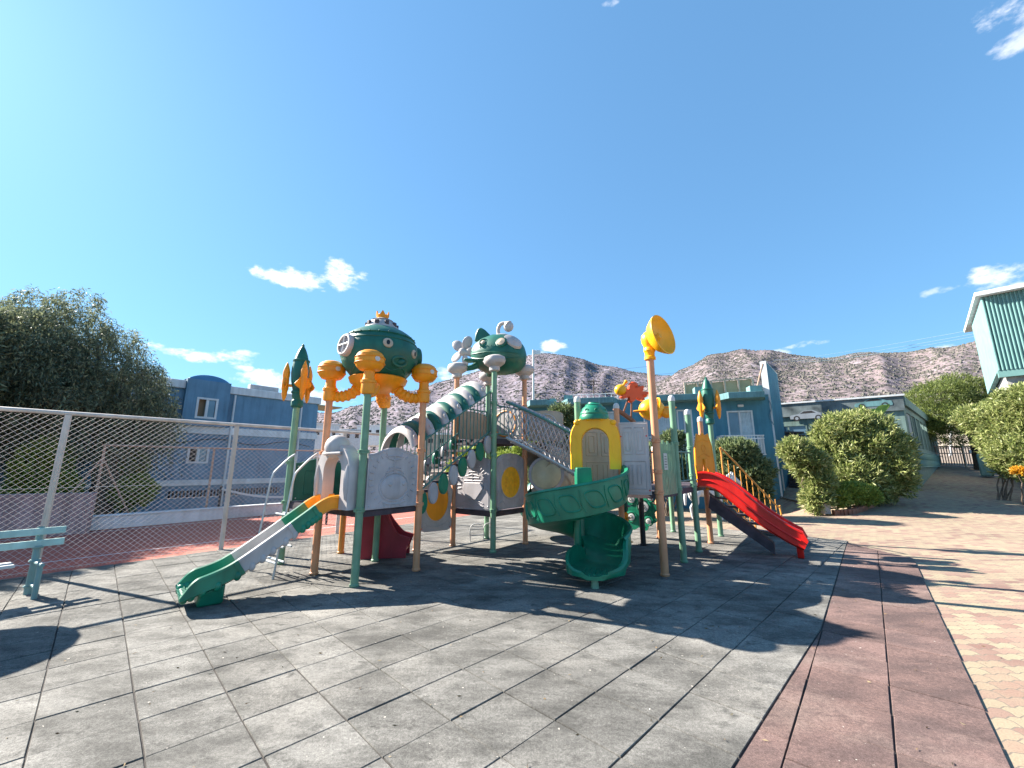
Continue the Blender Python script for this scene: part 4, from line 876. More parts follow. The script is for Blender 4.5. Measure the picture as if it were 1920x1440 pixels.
shrub(gnd(900, 21), [lob(890, 858, 21, 1.1, .5), lob(925, 848, 21, 1.0, .55), lob(960, 868, 20, 1.1, .6), lob(870, 880, 20, .9, .5), lob(1000, 850, 20, 1.1, .7)], 4200, 'yellowish bush row seen under the central tower deck', m='lime', ln=.17, wd=.05, name='garden_shrub')
shrub(gnd(1870, 17.5), [lob(1850, 790, 18.5, 1.2, .8), lob(1905, 800, 17.6, 1.3, 1.0), lob(1940, 850, 17, 1.3, 1.3), lob(1960, 760, 17, 1.6, 1.0), lob(1905, 765, 18, 1.1, .6), lob(1905, 855, 17, .9, .8), lob(1885, 835, 17.6, .9, .8), lob(1890, 872, 17.2, .7, .6), lob(1925, 880, 16.8, .8, .6)], 7500, 'bright oleander tree in front of the tower at the right edge', m='olean', ln=.19, wd=.042, name='oleander_tree', cat='tree')
shrub(gnd(1915, 16.5), [lob(1912, 884, 15.9, .26, .12)], 90, 'golden flowers at the foot of the right edge oleander', m='gold', ln=.08, wd=.06, name='flower_clump', cat='flowers', stems=1)
# pine by the gate
pb = gnd(1846, 28.0); pt = empty('pine_tree', pb, 'leaning pine tree with a whitewashed trunk beside the gate', 'tree'); mb = MB()
tops = D(1800, 790, 28.0); P = bez([pb, D(1832, 835, 28), D(1815, 800, 28), tops], 5); mb.tube(P, [.38 - .2 * i / (len(P) - 1) for i in range(len(P))], 9)
pl = [lob(1760, 745, 28, 1.9, 1.1), lob(1790, 725, 28, 1.5, .9), lob(1770, 785, 27.5, 1.7, 1.0), lob(1835, 735, 28.5, 1.8, .8), lob(1815, 770, 28, 1.9, 1.0), lob(1790, 815, 27.5, 1.2, .8), lob(1850, 790, 28.5, 1.6, 1.0)]
for l in pl: limb(mb, D(1812 + random.uniform(-8, 8), 805, 28), l[0], .12, .03, .4)
part(mb, 'trunk', 'bark', pt); 
n = 3900; Pp, U = sample_lobes(pl, n, .35); k = 9; C = np.repeat(Pp, k, 0) + RNG.normal(size=(n * k, 3)) * .07; Dd = np.repeat(U, k, 0) * .5 + np.array([0, 0, .5]) + RNG.normal(size=(n * k, 3)) * .6
leafmesh('crown', C, Dd, RNG.uniform(.16, .3, len(C)), .035, 'pine', pt)
shrub(gnd(1720, 30), [lob(1700, 790, 30, 1.4, .8), lob(1725, 800, 30, 1.2, .7)], 1600, 'green bush behind the restaurant roof left of the pine', m='oleand', ln=.25, wd=.07, name='garden_shrub')
# banana leaves above the hedge
bt = empty('banana_plant', gnd(1625, 18.6), 'banana plant with broad bright leaves rising over the hedge', 'plant')
for (a, b, w) in (((1628, 800), (1668, 757), .17), ((1620, 800), (1612, 756), .13), ((1612, 800), (1580, 768), .11), ((1624, 800), (1640, 765), .12)):
    A, B_ = D(*a, 18.3), D(*b, 18.1); mid = (A + B_) / 2 + Vector((0, -.1, .25)); sp = bez([A, mid, B_], 7); mb = MB(); vs = []
    for i, p in enumerate(sp):
        t = i / (len(sp) - 1); ww = w * math.sin(math.pi * min(1, t * .93 + .07)) ** .8; d = (sp[min(i + 1, len(sp) - 1)] - sp[max(i - 1, 0)]).normalized(); l = d.cross(Vector((0, -1, .4))).normalized()
        vs += [p + l * ww + Vector((0, 0, -.05)), p, p - l * ww + Vector((0, 0, -.05))]
    mb.add(vs, [f for i in range(len(sp) - 1) for f in ((3 * i, 3 * i + 3, 3 * i + 4, 3 * i + 1), (3 * i + 1, 3 * i + 4, 3 * i + 5, 3 * i + 2))]); part(mb, 'leaf', 'banana', bt)
mb = MB(); gb_ = gnd(1625, 18.6); mb.tube([gb_, D(1625, 800, 18.4)], [.1, .05], 8); part(mb, 'trunk', 'bark', bt)
# planter kerb
kb = empty('planter_kerb', G(1600, 962), 'red brick kerb curving round the oleander bed with a pale concrete end block', 'kerb')
kp = [G(1562, 962), G(1600, 962), G(1640, 955), G(1661, 943)]; kp += [Vector((D(1672, 925, 17.2).x, 17.2, 0)), Vector((D(1682, 905, 20).x, 20, 0)), Vector((D(1688, 885, 24).x, 24, 0)), Vector((D(1690, 875, 27).x, 27, 0))]
sp = bez(kp, 12)
for k in range(0, len(sp) - 1, 2):
    a, b = sp[k], sp[min(k + 2, len(sp) - 1)]; d = (b - a).normalized(); z = zr(a.x, a.y); mb = MB(); c = (a + b) / 2
    mb.box((c.x, c.y, z + .06), ((b - a).length - .012, .2, .24), math.atan2(d.y, d.x)); part(mb, 'kerb_stone', 'brick', kb, smooth=False, bevel=.015)
mb = MB(); c = G(1551, 962); mb.box((c.x, c.y + .25, .17), (.24, .6, .42)); part(mb, 'end_block', 'kerbw', kb, 'pale concrete block', bevel=.02)
bed = [G(1552, 955), G(1600, 957), G(1640, 950), G(1655, 940), Vector((17.0, 20, 0)), Vector((17.5, 23, 0)), Vector((12.5, 20, 0))]
mb = MB(); mb.add([(p.x, p.y, zr(p.x, p.y) + .06) for p in bed], [tuple(range(len(bed)))]); tag(mb.build('planting_bed_soil', 'earth', smooth=False), kind='structure')
# poles and wires
def pole(px, py0, py1, Y, r, label, cross=False, name='utility_pole'):
    a, b = D(px, py0, Y), D(px, py1, Y); t = empty(name, a, label, 'pole'); mb = MB(); mb.tube([a, b], r, 7); part(mb, 'pole', 'wood' if cross else 'tubepole', t)
    if cross: mb = MB(); mb.box(b - Vector((0, 0, .6)), (3.0, .12, .14)); mb.box(b - Vector((0, 0, 1.3)), (2.2, .12, .12)); part(mb, 'cross_arm', 'wood', t)
    else:
        mb = MB(); mb.box(b + Vector((.25, 0, -.2)), (.6, .12, .35)); part(mb, 'lamp_head', 'bwhite', t, bevel=.03)
    return t
pole(1113, 760, 711, 95, .16, 'wooden pole with cross arms in front of the central hill', True); pole(1000, 830, 656, 30, .08, 'slim grey lamp pole right of the central tower', name='lamp_post'); pole(1782, 860, 722, 40, .1, 'slim grey pole with a box behind the pine', name='lamp_post')
for i, (a, b) in enumerate([((1470, 672), (1845, 609)), ((1500, 674), (1845, 617)), ((1520, 676), (1845, 622)), ((1040, 700), (1205, 688)), ((1215, 703), (1330, 690))]):
    A, B_ = D(*a, 200), D(*b, 60); A2, B2 = A + (A - B_) * .2, B_ + (B_ - A) * .15; pts = [A2.lerp(B2, t) - Vector((0, 0, 4 * t * (1 - t) * 1.2)) for t in np.linspace(0, 1, 14)]
    if i > 2: pts = [D(a[0] + (b[0] - a[0]) * t, a[1] + (b[1] - a[1]) * t + 8 * t * (1 - t), 200) for t in np.linspace(-.1, 1.1, 12)]
    mb = MB(); mb.tube(pts, .045 if i < 3 else .07, 4); tag(mb.build('power_line', 'cable'), ['topmost of the three power lines sloping up to the aqua tower', 'middle of the three power lines sloping up to the aqua tower', 'lowest of the three power lines sloping up to the aqua tower', 'faint power line left of the yellow dish post', 'faint power line right of the yellow dish post'][i], 'power line', 'power lines')
# parasols added unseen on the left, placed to cast round shadows on the tiles
for (x, y, r, h) in ((-7.95, 5.15, .85, 2.2), (-7.0, 3.75, .8, 2.2)):
    t = empty('parasol', (x, y, 0), 'round beige parasol added out of view on the left to shade the tiles', 'parasol', 'parasols added outside the frame'); mb = MB(); mb.tube([(x, y, 0), (x, y, h + .3)], .025, 8); part(mb, 'pole', 'steel', t)
    mb = MB(); mb.lathe([(r, h), (r * .5, h + .2), (.02, h + .35)], (x, y, 0), n=20); part(mb, 'canopy', 'parasol', t)

# ------------------------------------------------------------------ the play structure
U = Vector((.6, .8, 0)); W = Vector((.8, -.6, 0)); Z = Vector((0, 0, 1)); HS = .56
C1 = Vector((-2.36, 7.01, 0)); C2 = Vector((-.49, 9.31, 0)); DP = G(1247, 1080)
g2, o3, o1, g4 = C1 - U * HS + W * HS, C1 + U * HS + W * HS, C1 - U * HS - W * HS, C1 + U * HS - W * HS
rk, ob = o1 - W * 1.15, g4 - W * 1.12
cg, orr, oo, bk = C2 - U * HS + W * HS, C2 + U * HS + W * HS, C2 - U * HS - W * HS, C2 + U * HS - W * HS
pd_, pa, pb_, pc, pe = DP, DP + U * 1.12, DP + U * 2.24, DP + U * 3.36, DP + U * 4.48
qd, qa, qb, qc, qe = [p - W * 1.12 for p in (pd_, pa, pb_, pc, pe)]
Z1, Z2, Z3 = 1.05, 2.25, 1.27
ps = empty('play_structure', (0.4, 8.2, 0), 'large colourful playground climbing structure with slides, posts, tunnels and octopus and fish roofs', 'playground equipment')
def P(mb, name, m, par=None, **k): return part(mb, name, m, par or ps, **k)
def post(p, h, m, cap=None, r=.057, clamps=(), base=True, lab=None):
    mb = MB(); mb.tube([(p.x, p.y, -.01), (p.x, p.y, h)], r, 16)
    if base: mb.lathe([(r + .004, 0), (r + .012, .012), (r + .012, .03), (r, .045)], p, n=16)
    for z in clamps: mb.lathe([(r, z - .035), (r + .013, z - .03), (r + .013, z - .008), (r + .006, z), (r + .013, z + .008), (r + .013, z + .03), (r, z + .035)], p, n=16); mb.box((p.x, p.y, z), (2 * r + .07, .03, .045), R(53))
    o = P(mb, 'post', m)
    if cap: mb = MB(); mb.lathe([(r + .006, h - .05), (r + .006, h), (r * .95, h + .035), (r * .6, h + .06), (.001, h + .07)], p, n=16); P(mb, 'cap', cap, o)
    return o
post(g2, 2.86, 'gpost', clamps=(1.05, 1.9)); post(o1, 2.86, 'opost', clamps=(1.05, 1.9)); post(o3, 2.86, 'opost', clamps=(1.05, 1.25, 1.95)); post(g4, 2.86, 'gpost', clamps=(1.05,))
post(rk, 2.8, 'gpost', clamps=(1.05, 1.75)); post(ob, 1.9, 'ogpost', 'white', clamps=(1.05,))
post(cg, 3.75, 'gpost', clamps=(.8, 1.9, 2.3, 3.0)); post(orr, 3.75, 'opost', clamps=(1.9, 2.3, 3.05)); post(oo, 3.7, 'opost', clamps=(.8, 1.5, 1.85)); post(bk, 3.75, 'gpost', clamps=(.8, 2.25))
post(pd_, 3.55, 'opost', clamps=(1.27, 1.6, 2.1), r=.062); post(pa, 2.95, 'gpost', 'white', clamps=(1.27, 2.1)); post(pb_, 2.8, 'gpost', 'white', clamps=(1.27, 1.5, 2.05)); post(pc, 2.75, 'opost', 'white', clamps=(1.27, 1.6)); post(pe, 2.75, 'gpost', clamps=(1.27,))
post(Vector((1.22, 7.50, 0)), 2.9, 'gpost', 'white'); post(qa, 2.9, 'opost', 'white', clamps=(1.2,)); post(qb, 1.25, 'black'); post(qc, 2.1, 'opost', 'white', clamps=(1.2,)); post(qe, 2.1, 'gpost', 'white')
# decks
def deck(a, b, c, d, z, n=6):
    mb = MB(); cen = (a + b + c + d) / 4; q = [cen + (p - cen) * .985 for p in (a, b, c, d)]
    mb.hexa([p + Z * (z - .035) for p in q] + [p + Z * z for p in q]); q2 = [cen + (p - cen) * .96 for p in (a, b, c, d)]
    for i in range(4):
        A, B_ = q2[i], q2[(i + 1) % 4]; dv = (B_ - A).normalized(); nn = Vector((dv.y, -dv.x, 0)) * .02; mb.hexa([A - nn + Z * (z - .11), B_ - nn + Z * (z - .11), B_ + nn + Z * (z - .11), A + nn + Z * (z - .11), A - nn + Z * (z - .037), B_ - nn + Z * (z - .037), B_ + nn + Z * (z - .037), A + nn + Z * (z - .037)])
    return P(mb, 'deck', 'deck', smooth=False)
deck(o1, g2, o3, g4, Z1); deck(rk, o1, g4, ob, Z1); deck(oo, cg, orr, bk, Z2); deck(oo, cg, orr, bk, .78)
deck(qd, pd_, pa, qa, Z3); deck(qa, pa, pb_, qb, Z3); deck(qb, pb_, pc, qc, Z3 + .001); deck(qc, pc, pe, qe, Z3)

# moulded panels
def panel(A, B, z0, z1, mt, top='arch', holes=None, strokes=(), name='moulded_panel', th=.045, gap=.075, rs=.009, label=None, par=None, outline=None):
    fr, L = frame(A, B, z0); a, b = gap, L - gap; H = z1 - z0; w = b - a; c = (a + b) / 2
    if outline: poly = [(a + x * w, z * H) for x, z in outline]
    elif top == 'arch': poly = [(a, 0), (b, 0), (b, H * .86)] + [(c + w / 2 * math.cos(t), H * .86 + H * .14 * math.sin(t)) for t in np.linspace(.15, math.pi - .15, 11)] + [(a, H * .86)]
    elif top == 'ogee': poly = [(a, 0), (b, 0), (b, H * .88)] + [(c + w / 2 * (1 - 2 * s), H * (.88 + .12 * math.sin(math.pi * s) ** 2)) for s in np.linspace(.08, .92, 13)] + [(a, H * .88)]
    else: poly = [(a, 0), (b, 0), (b, H), (a, H)]
    mb = MB()
    if holes:                               # an oval opening: cut as ring of quads
        hx, hz, hr, hrz = holes; n = 48; ang = [2 * math.pi * i / n for i in range(n)]; cx, cz = a + hx * w, hz * H; inn = [(cx + hr * w * math.cos(t), cz + hrz * H * math.sin(t)) for t in ang]; out = []
        for t in ang:                        # ray to outline
            d = Vector((math.cos(t), math.sin(t))); best = 9
            for i in range(len(poly)):
                p, q = Vector(poly[i]), Vector(poly[(i + 1) % len(poly)]); e = q - p; den = d.x * (-e.y) + d.y * e.x
                if abs(den) < 1e-9: continue
                rx, rz_ = p.x - cx, p.y - cz; tt = (rx * (-e.y) + rz_ * e.x) / den; ss_ = (d.x * rz_ - d.y * rx) / den
                if tt > 0 and -1e-6 <= ss_ <= 1 + 1e-6: best = min(best, tt)
            out.append((cx + d.x * best, cz + d.y * best))
        mb.ring(out, inn, fr, -th / 2, th / 2)
    else: mb.prism(poly, fr, -th / 2, th / 2)
    inset = [(c + (x - c) * .93, H / 2 + (z - H / 2) * .95) for x, z in poly]
    for L_ in strokes: mb.tube([fr[0] + fr[1] * (a + x * w) + Z * (z * H) + fr[3] * (th / 2) for x, z in L_], rs, 6)
    mb.tube([fr[0] + fr[1] * x + Z * z + fr[3] * (th / 2) for x, z in inset], .007, 6, closed=True)
    o = P(mb, name, mt, par, bevel=.006, label=label)
    if True:
        mb = MB()
        for x in (.06, .94):
            for z in (.06, .8): p = fr[0] + fr[1] * (a + x * w) + Z * (z * H) + fr[3] * (th / 2); mb.lathe([(.013, -.01), (.013, .006), (.006, .011)], p, fr[3], 8)
        P(mb, 'bolts', 'red' if mt in ('lgrey',) else 'steel', o)
    return o, fr, a, w, H
# diver face relief panel on the front right of tower 1
face = [circ(.52, .34, .29, .235, 28), circ(.42, .38, .045, .035, 12), circ(.66, .38, .045, .035, 12), [(.35, .2), (.45, .15), (.6, .15), (.7, .2)], [(.3, .1), (.42, .06), (.62, .06), (.75, .1)],
        [(.5, .55), (.5, .88)], [(.36, .82), (.5, .78), (.66, .82)], [(.32, .84), (.5, .86), (.68, .84)], [(.36, .6), (.52, .64), (.68, .6)], [(.34, .56), (.4, .6), (.4, .66), (.62, .66), (.64, .6), (.7, .56)],
        [(.44, .46), (.45, .5), (.48, .47)], [(.5, .5), (.52, .46), (.55, .5)], [(.58, .5), (.6, .46), (.63, .5)], [(.5, .36), (.53, .31), (.57, .36)]]
rays = []
for i in range(26):
    t = 2 * math.pi * i / 26
    if abs(math.cos(t)) < .25 and math.sin(t) > 0: continue
    r0, r1 = .40, .40 + .07 * (1 + (i % 2)); rays.append([(.5 + r0 * math.cos(t), .47 + r0 * 1.02 * math.sin(t)), (.5 + min(.46, r1) * math.cos(t), .47 + min(.45, r1) * 1.05 * math.sin(t))])
fp, ffr, fa_, fw_, fH_ = panel(g2, o3, 1.04, 1.98, 'grey', 'ogee', strokes=face + rays, rs=.014)
mb = MB(); q = ffr[0] + ffr[1] * (fa_ + .52 * fw_) + Z * (.34 * fH_) + ffr[3] * .02
mb.ell(q, (.26, .045, .20), Matrix.Rotation(math.atan2(ffr[1].y, ffr[1].x), 3, 'Z'), 20, 10); P(mb, 'face_relief', 'grey', fp)
mb = MB()
for s in (-.13, .14): q2 = ffr[0] + ffr[1] * (fa_ + (.54 + s) * fw_) + Z * (.38 * fH_) + ffr[3] * .056; mb.ell(q2, (.035, .02, .028), Matrix.Rotation(math.atan2(ffr[1].y, ffr[1].x), 3, 'Z'), 12, 8)
P(mb, 'eyes_relief', 'lgrey', fp)
# arched slide hood on tower 1 (grey), over edge o1-g2
def arch_hood(A, B, z0, H, dep, mt, ow, oh, name, topd=True):
    fr, L = frame(A, B, z0); a = .07; w = L - .14; c = L / 2; n = 20
    inn = [(c + ow / 2, 0)] + [(c + ow / 2 * math.cos(t), oh - ow / 2 + ow / 2 * math.sin(t)) for t in np.linspace(0, math.pi, n)] + [(c - ow / 2, 0)]
    out = [(c + w / 2, 0)] + [(c + w / 2 * math.copysign(abs(math.cos(t)) ** .88, math.cos(t)), H * .55 + H * .45 * math.sin(t)) for t in np.linspace(0, math.pi, n)] + [(c - w / 2, 0)]
    mb = MB(); o, ax, ay, an = fr; m_ = len(inn)
    def row(pts, t, k=1.0): return [o + ax * (c + (p[0] - c) * k) + ay * p[1] + an * t for p in pts]
    rows = [row(out, -.03), row(out, dep * .75), row([(c + (x - c) * .96, z * .985) for x, z in out], dep), row([(c + (x - c) * 1.02, z * 1.01) for x, z in inn], dep), row(inn, dep - .03), row(inn, -.03)]
    vs = [v for r_ in rows for v in r_]; fs = []
    for i in range(len(rows)):
        for j in range(m_ - 1): i2 = (i + 1) % len(rows); fs.append((i * m_ + j, i * m_ + j + 1, i2 * m_ + j + 1, i2 * m_ + j))
    for j in (0, m_ - 1): fs.append(tuple(i * m_ + j for i in range(len(rows))))
    mb.add(vs, fs); return fr, c, w, mb
fr, c, w, mb = arch_hood(o1, g2, 1.05, .98, .16, 'lgrey', .50, .80, 'hood')
for s in (-1, 1):                             # bottle / wing reliefs at the sides
    mb.tube([fr[0] + fr[1] * (c + s * .42) + Z * z + fr[3] * .16 for z in (.15, .3, .45, .58, .66)], [.02, .045, .05, .035, .008], 8)
hood1 = P(mb, 'slide_hood', 'lgrey'); mb = MB(); mb.ell(fr[0] + fr[1] * c + Z * .93 + fr[3] * .1, (.2, .16, .19), n=20, k=10); mb.tube([fr[0] + fr[1] * (c + x) + Z * (.83 + .0 * x) + fr[3] * (.17 + .06 * math.cos(x * 6)) for x in np.linspace(-.24, .24, 9)], .03, 8)
P(mb, 'dome', 'lgrey', hood1)
# green panels behind tower 1b
gs = [[(.2, .15), (.8, .15), (.8, .7), (.2, .7), (.2, .15)], circ(.5, .42, .16, .14, 16)]
panel(rk, ob, 1.06, 1.83, 'dgreen', 'ogee', strokes=gs, name='green_panel'); panel(ob, g4, 1.06, 1.83, 'dgreen', 'ogee', strokes=gs, name='green_panel')
# rung ladder with hoop rails
lb0 = G(533, 1073); lm = (rk + o1) / 2; out = (lm - C1).normalized(); out = (-U)
for s in (-.42, .36):
    top = lm - W * s * -1; b = lm + W * s; f = b + out * .34
    mb = MB(); pts = bez([b + out * .0 + Z * 1.08, b + out * .0 + Z * 1.8, b + out * .06 + Z * 1.86, b + out * .30 + Z * 1.62, b + out * .36 + Z * 1.5, b + out * .40 + Z * 1.2, b + out * .52 + Z * 0.0], 5)
    mb.tube(pts, .017, 8); P(mb, 'ladder_rail', 'steel')
for i in range(4):
    z = .22 + i * .22; k = .50 - .09 * i; a, b = lm + W * -.42 + out * k + Z * z, lm + W * .36 + out * k + Z * z; mb = MB(); mb.tube([a, b], .017, 8); mb.tube([a - out * .12, b - out * .12], .017, 8); P(mb, 'rung', 'steel')
mb = MB()
for s in (-.3, -.1, .1, .3): mb.tube([lm + W * s * 1.0 - U * 0 + out * .02 + Z * 1.06, lm + W * s + out * .02 + Z * 1.75], .012, 6)
mb.tube([lm - W * .5 + Z * 1.76, lm + W * .5 + Z * 1.76], .016, 8); 

# slides
def slide_frames(pts, n=14):
    sp = bez(pts, n); fr_ = []
    for i, p in enumerate(sp):
        d = (sp[min(i + 1, len(sp) - 1)] - sp[max(i - 1, 0)]).normalized(); lat = Vector((d.y, -d.x, 0)).normalized(); up = lat.cross(d).normalized(); fr_.append((p, lat, up))
    return fr_
def chute(wd, hh, th=.03, lip=.035):
    w = wd / 2
    return [(-w - lip, hh), (-w - lip, hh - .03), (-w - .012, hh - .035), (-w - .012, -.01), (-w * .8, -th - .01), (w * .8, -th - .01), (w + .012, -.01), (w + .012, hh - .035), (w + lip, hh - .03), (w + lip, hh),
            (w + lip * .3, hh + .012), (w - .012, hh), (w - .02, .05), (w - .07, .008), (0, -.004), (-w + .07, .008), (-w + .02, .05), (-w + .012, hh), (-w - lip * .3, hh + .012)]
m12 = (o1 + g2) / 2; toe = Vector((-4.06, 5.33, .10))
d0 = (toe - m12); d0.z = 0; d0.normalize()
pts = [m12 + Z * (Z1 + .02), m12 + d0 * .22 + Z * (Z1 + .015), m12 + d0 * .48 + Z * (Z1 - .16), m12 + d0 * .88 + Z * .60, m12 + d0 * 1.32 + Z * .31, m12 + d0 * 1.68 + Z * .19, Vector((toe.x, toe.y, .15))]
fr_ = slide_frames(pts, 12); N_ = len(fr_); hh = [.17 if i < N_ * .80 else .17 - .145 * ((i - N_ * .80) / (N_ * .2)) for i in range(N_)]
cuts = [0, int(N_ * .25), int(N_ * .40), int(N_ * .62), N_ - 1]; cols = ['orange', 'green', 'lgrey', 'green']
s1 = None
for k in range(4):
    a, b = cuts[k], cuts[k + 1]; sub = fr_[a:b + 1]; mb = MB()
    def pf_(i, a=a): 
        t = (a + i) / N_; wv = .50 + (.14 * max(0, (t - .7) / .3)); return chute(wv, hh[a + i])
    mb.sweep(sub, pf_)
    nsc = 5 if k in (1, 2, 3) else 0            # scalloped side skirts
    for q in range(nsc):
        i = int((q + .5) / nsc * (len(sub) - 1)); p, l, u = sub[i]
        for s in (-1, 1): mb.ell(p + l * s * .245 - u * .005, (.05, .035, .062), None, 12, 8)
    if k == 3:
        for s in range(-3, 4): i0 = len(sub) - 9; mb.tube([sub[i][0] + sub[i][1] * s * .075 + sub[i][2] * (.010 if i < len(sub) - 3 else .0) for i in range(i0, len(sub))], [.006] + [.020] * (len(sub) - i0 - 1), 8)
    if k: p, l, u = sub[0]; mb.sweep([(p - l * 0, l, u), (p + (sub[1][0] - p).normalized() * .05, l, u)], [(x * 1.05, y - .012) for x, y in chute(.50, .165)])
    o = P(mb, 'slide' if s1 is None else 'slide_section', cols[k], s1, label='front left slide in orange, green and grey sections' if s1 is None else None)
    if s1 is None: s1 = o
mb = MB(); i = cuts[3] + 5; p, l, u = fr_[i]; d = (fr_[i + 1][0] - p).normalized(); q = fr_[i + 9][0]
mb.hexa([Vector((v.x, v.y, 0)) for v in (p + l * .17, p - l * .17, q - l * .17, q + l * .17)] + [v for v in (p + l * .21 - Z * .03, p - l * .21 - Z * .03, q - l * .21 - Z * .03, q + l * .21 - Z * .03)]); P(mb, 'slide_foot', 'green', s1, bevel=.03)
# red slide
mBC = (pb_ + pc) / 2; ex = G(1500, 1047) + Vector((.15, .05, 0)); d1 = ex - mBC; d1.z = 0; Lr = d1.length; d1.normalize()
pts = [mBC + Z * (Z3 + .02), mBC + d1 * .25 + Z * (Z3 + .0), mBC + d1 * (Lr * .30) + Z * (Z3 - .17), mBC + d1 * (Lr * .6) + Z * .63, mBC + d1 * (Lr * .84) + Z * .34, mBC + d1 * Lr + Z * .2]
fr_ = slide_frames(pts, 12); N_ = len(fr_); mb = MB()
mb.sweep(fr_, lambda i: [(x, y) for x, y in chute(.52, .27 if i < N_ - 6 else .27 - .14 * (i - N_ + 6) / 6, .04, .05)])
for s in (-1, 1): mb.tube([f[0] + f[1] * s * .275 + f[2] * .10 for f in fr_[3:-4]], .02, 6)
rs_ = P(mb, 'slide', 'red', label='long red straight slide'); mb = MB(); p, l, u = fr_[-7]; q = fr_[-2][0] ; mb.hexa([Vector((v.x, v.y, 0)) for v in (p + l * .15, p - l * .15, q - l * .15, q + l * .15)] + [v - Z * .03 for v in (p + l * .2, p - l * .2, q - l * .2, q + l * .2)]); P(mb, 'slide_foot', 'red', rs_, bevel=.02)
mb = MB(); b0, b1 = mBC + d1 * .2 + Z * (Z3 - .2), mBC + d1 * (Lr * .72) + Z * .12; mb.hexa([b0 - d1 * .05 - Z * .25 + fr_[0][1] * s for s in (-.14, .14)] + [b1 - Z * .1 + fr_[0][1] * s for s in (.14, -.14)] + [b0 + fr_[0][1] * s for s in (-.14, .14)] + [b1 + Z * .1 + fr_[0][1] * s for s in (.14, -.14)]); P(mb, 'slide_beam', 'deck', rs_, smooth=False)
# dark red rear slide
a0 = (g4 + ob) / 2 + Z * (Z1 - .05); pts = [a0, a0 + Vector((.22, .05, -.1)), a0 + Vector((.45, .1, -.5)), a0 + Vector((.66, .12, -.74)), a0 + Vector((.92, .14, -.84))]
fr_ = slide_frames(pts, 8); mb = MB(); mb.sweep(fr_, chute(.42, .2)); rr_ = P(mb, 'slide', 'dred', label='small dark red slide at the back'); mb = MB()
for s in (-1, 1):
    for i in range(2, len(fr_) - 1, 1):
        p, l, u = fr_[i]; q = fr_[i + 1][0]; o_ = l * .215 * s; mb.hexa([Vector((p + o_).xy.to_3d()) - l * .01, Vector((q + o_).xy.to_3d()) - l * .01, Vector((q + o_).xy.to_3d()) + l * .01, Vector((p + o_).xy.to_3d()) + l * .01, p + o_ - l * .01, q + o_ - l * .01, q + o_ + l * .01, p + o_ + l * .01])
P(mb, 'slide_skirt', 'dred', rr_, smooth=False)

# spiral slide
SC = Vector((1.06, 6.9, 0)); hoodc = Vector((1.47, 7.22, 0)); K = 96; fr_ = []
a_st, a_en = R(14), R(-400); KE = 14
zs = lambda t: 1.25 - 1.03 * (t ** .95)
for i in range(K + 1 - KE):
    t = i / (K - KE); a = a_st + (a_en - a_st) * t; rr = .43
    p = SC + Vector((math.cos(a), math.sin(a), 0)) * rr + Z * zs(t); lat = Vector((math.cos(a), math.sin(a), 0)); dv = Vector((math.sin(a), -math.cos(a), -.26)).normalized(); up = lat.cross(dv); up = up if up.z > 0 else -up; fr_.append((p, lat, up))
hd = Vector((math.sin(a_en), -math.cos(a_en), 0)); p = fr_[-1][0].copy(); he = Vector((-.12, -1, 0)).normalized()
for i in range(1, KE + 1):
    f = i / KE; h = (hd * (1 - f) + he * f).normalized(); p = p + h * .046 - Z * .006 * (1 - f); fr_.append((p.copy(), Vector((-h.y, h.x, 0)), Z.copy()))
def sprof(i):                                # x>0 is the outer, high side
    t = i / K; e = max(0, (t - .80) / .2); ho = .44 - .30 * e * e; hi = .10 + .16 * math.sin(math.pi * min(1, e * 1.0)) ; w = .34 + .08 * e; j = i - (K - 6)
    if j > 0: w *= math.sqrt(1 - (j / 6.6) ** 2); ho *= 1 - .1 * j; hi *= 1 - .1 * j
    return [(-w - .03 * e - .01, hi), (-w - .02, -.01), (-w * .6, -.05), (w * .6, -.05), (w + .03, 0), (w + .06, ho * .5), (w + .05, ho - .01), (w + .085, ho), (w + .06, ho + .03), (w + .01, ho + .01), (w, ho * .45), (w - .06, .03), (w * .4, 0), (-w * .5, 0), (-w + .03, .03), (-w + .02, hi), (-w + .0, hi + .02)]
mb = MB(); mb.sweep(fr_, sprof); ss = P(mb, 'slide', 'green', label='green spiral slide')
mb = MB()                                    # wave relief on the outer wall
def owall(t, h, off=.062): 
    i = min(K - 1, max(0, int(t * K))); f = t * K - i; p0, l0, u0 = fr_[i]; p1, l1, u1 = fr_[i + 1]; p = p0.lerp(p1, f); l = l0.lerp(l1, f); u = u0.lerp(u1, f); w = .34
    xo = w + .03 + (.03 * (h / .22) if h < .22 else .03 - .01 * (h - .22) / .22); return p + l * (xo + .004) + u * h
for k in range(17):
    t0 = .02 + k * .055
    if t0 > .76: break
    loop = []
    for a in np.linspace(0, 2 * math.pi, 17)[:-1]:
        e = 3.2; cx_, cy_ = math.copysign(abs(math.cos(a)) ** (2 / e), math.cos(a)), math.copysign(abs(math.sin(a)) ** (2 / e), math.sin(a)); loop.append(owall(t0 + .0185 * cx_ + .006 * cy_, .215 + .125 * cy_))
    mb.tube(loop, .013, 6, closed=True)
    mb.tube([owall(t0 + .027 + .004 * math.sin(v * 3), .06 + .32 * v) for v in np.linspace(0, 1, 7)], .008, 6)
P(mb, 'wave_relief', 'green', ss)
mb = MB(); mb.tube([SC, SC + Z * 1.02], .062, 20); P(mb, 'centre_column', 'green', ss)
mb = MB(); f = fr_[-4]; c_ = f[0] + f[1] * .0; mb.lathe([(.06, 0), (.045, .12)], Vector((c_.x, c_.y, 0)), n=14); P(mb, 'slide_foot', 'gpost', ss)
mb = MB()
for s in range(-2, 3): mb.tube([fr_[i][0] + fr_[i][1] * (s * .075) - Z * .008 for i in range(K - 9, K - 1)], [.006] + [.022] * 7, 8)
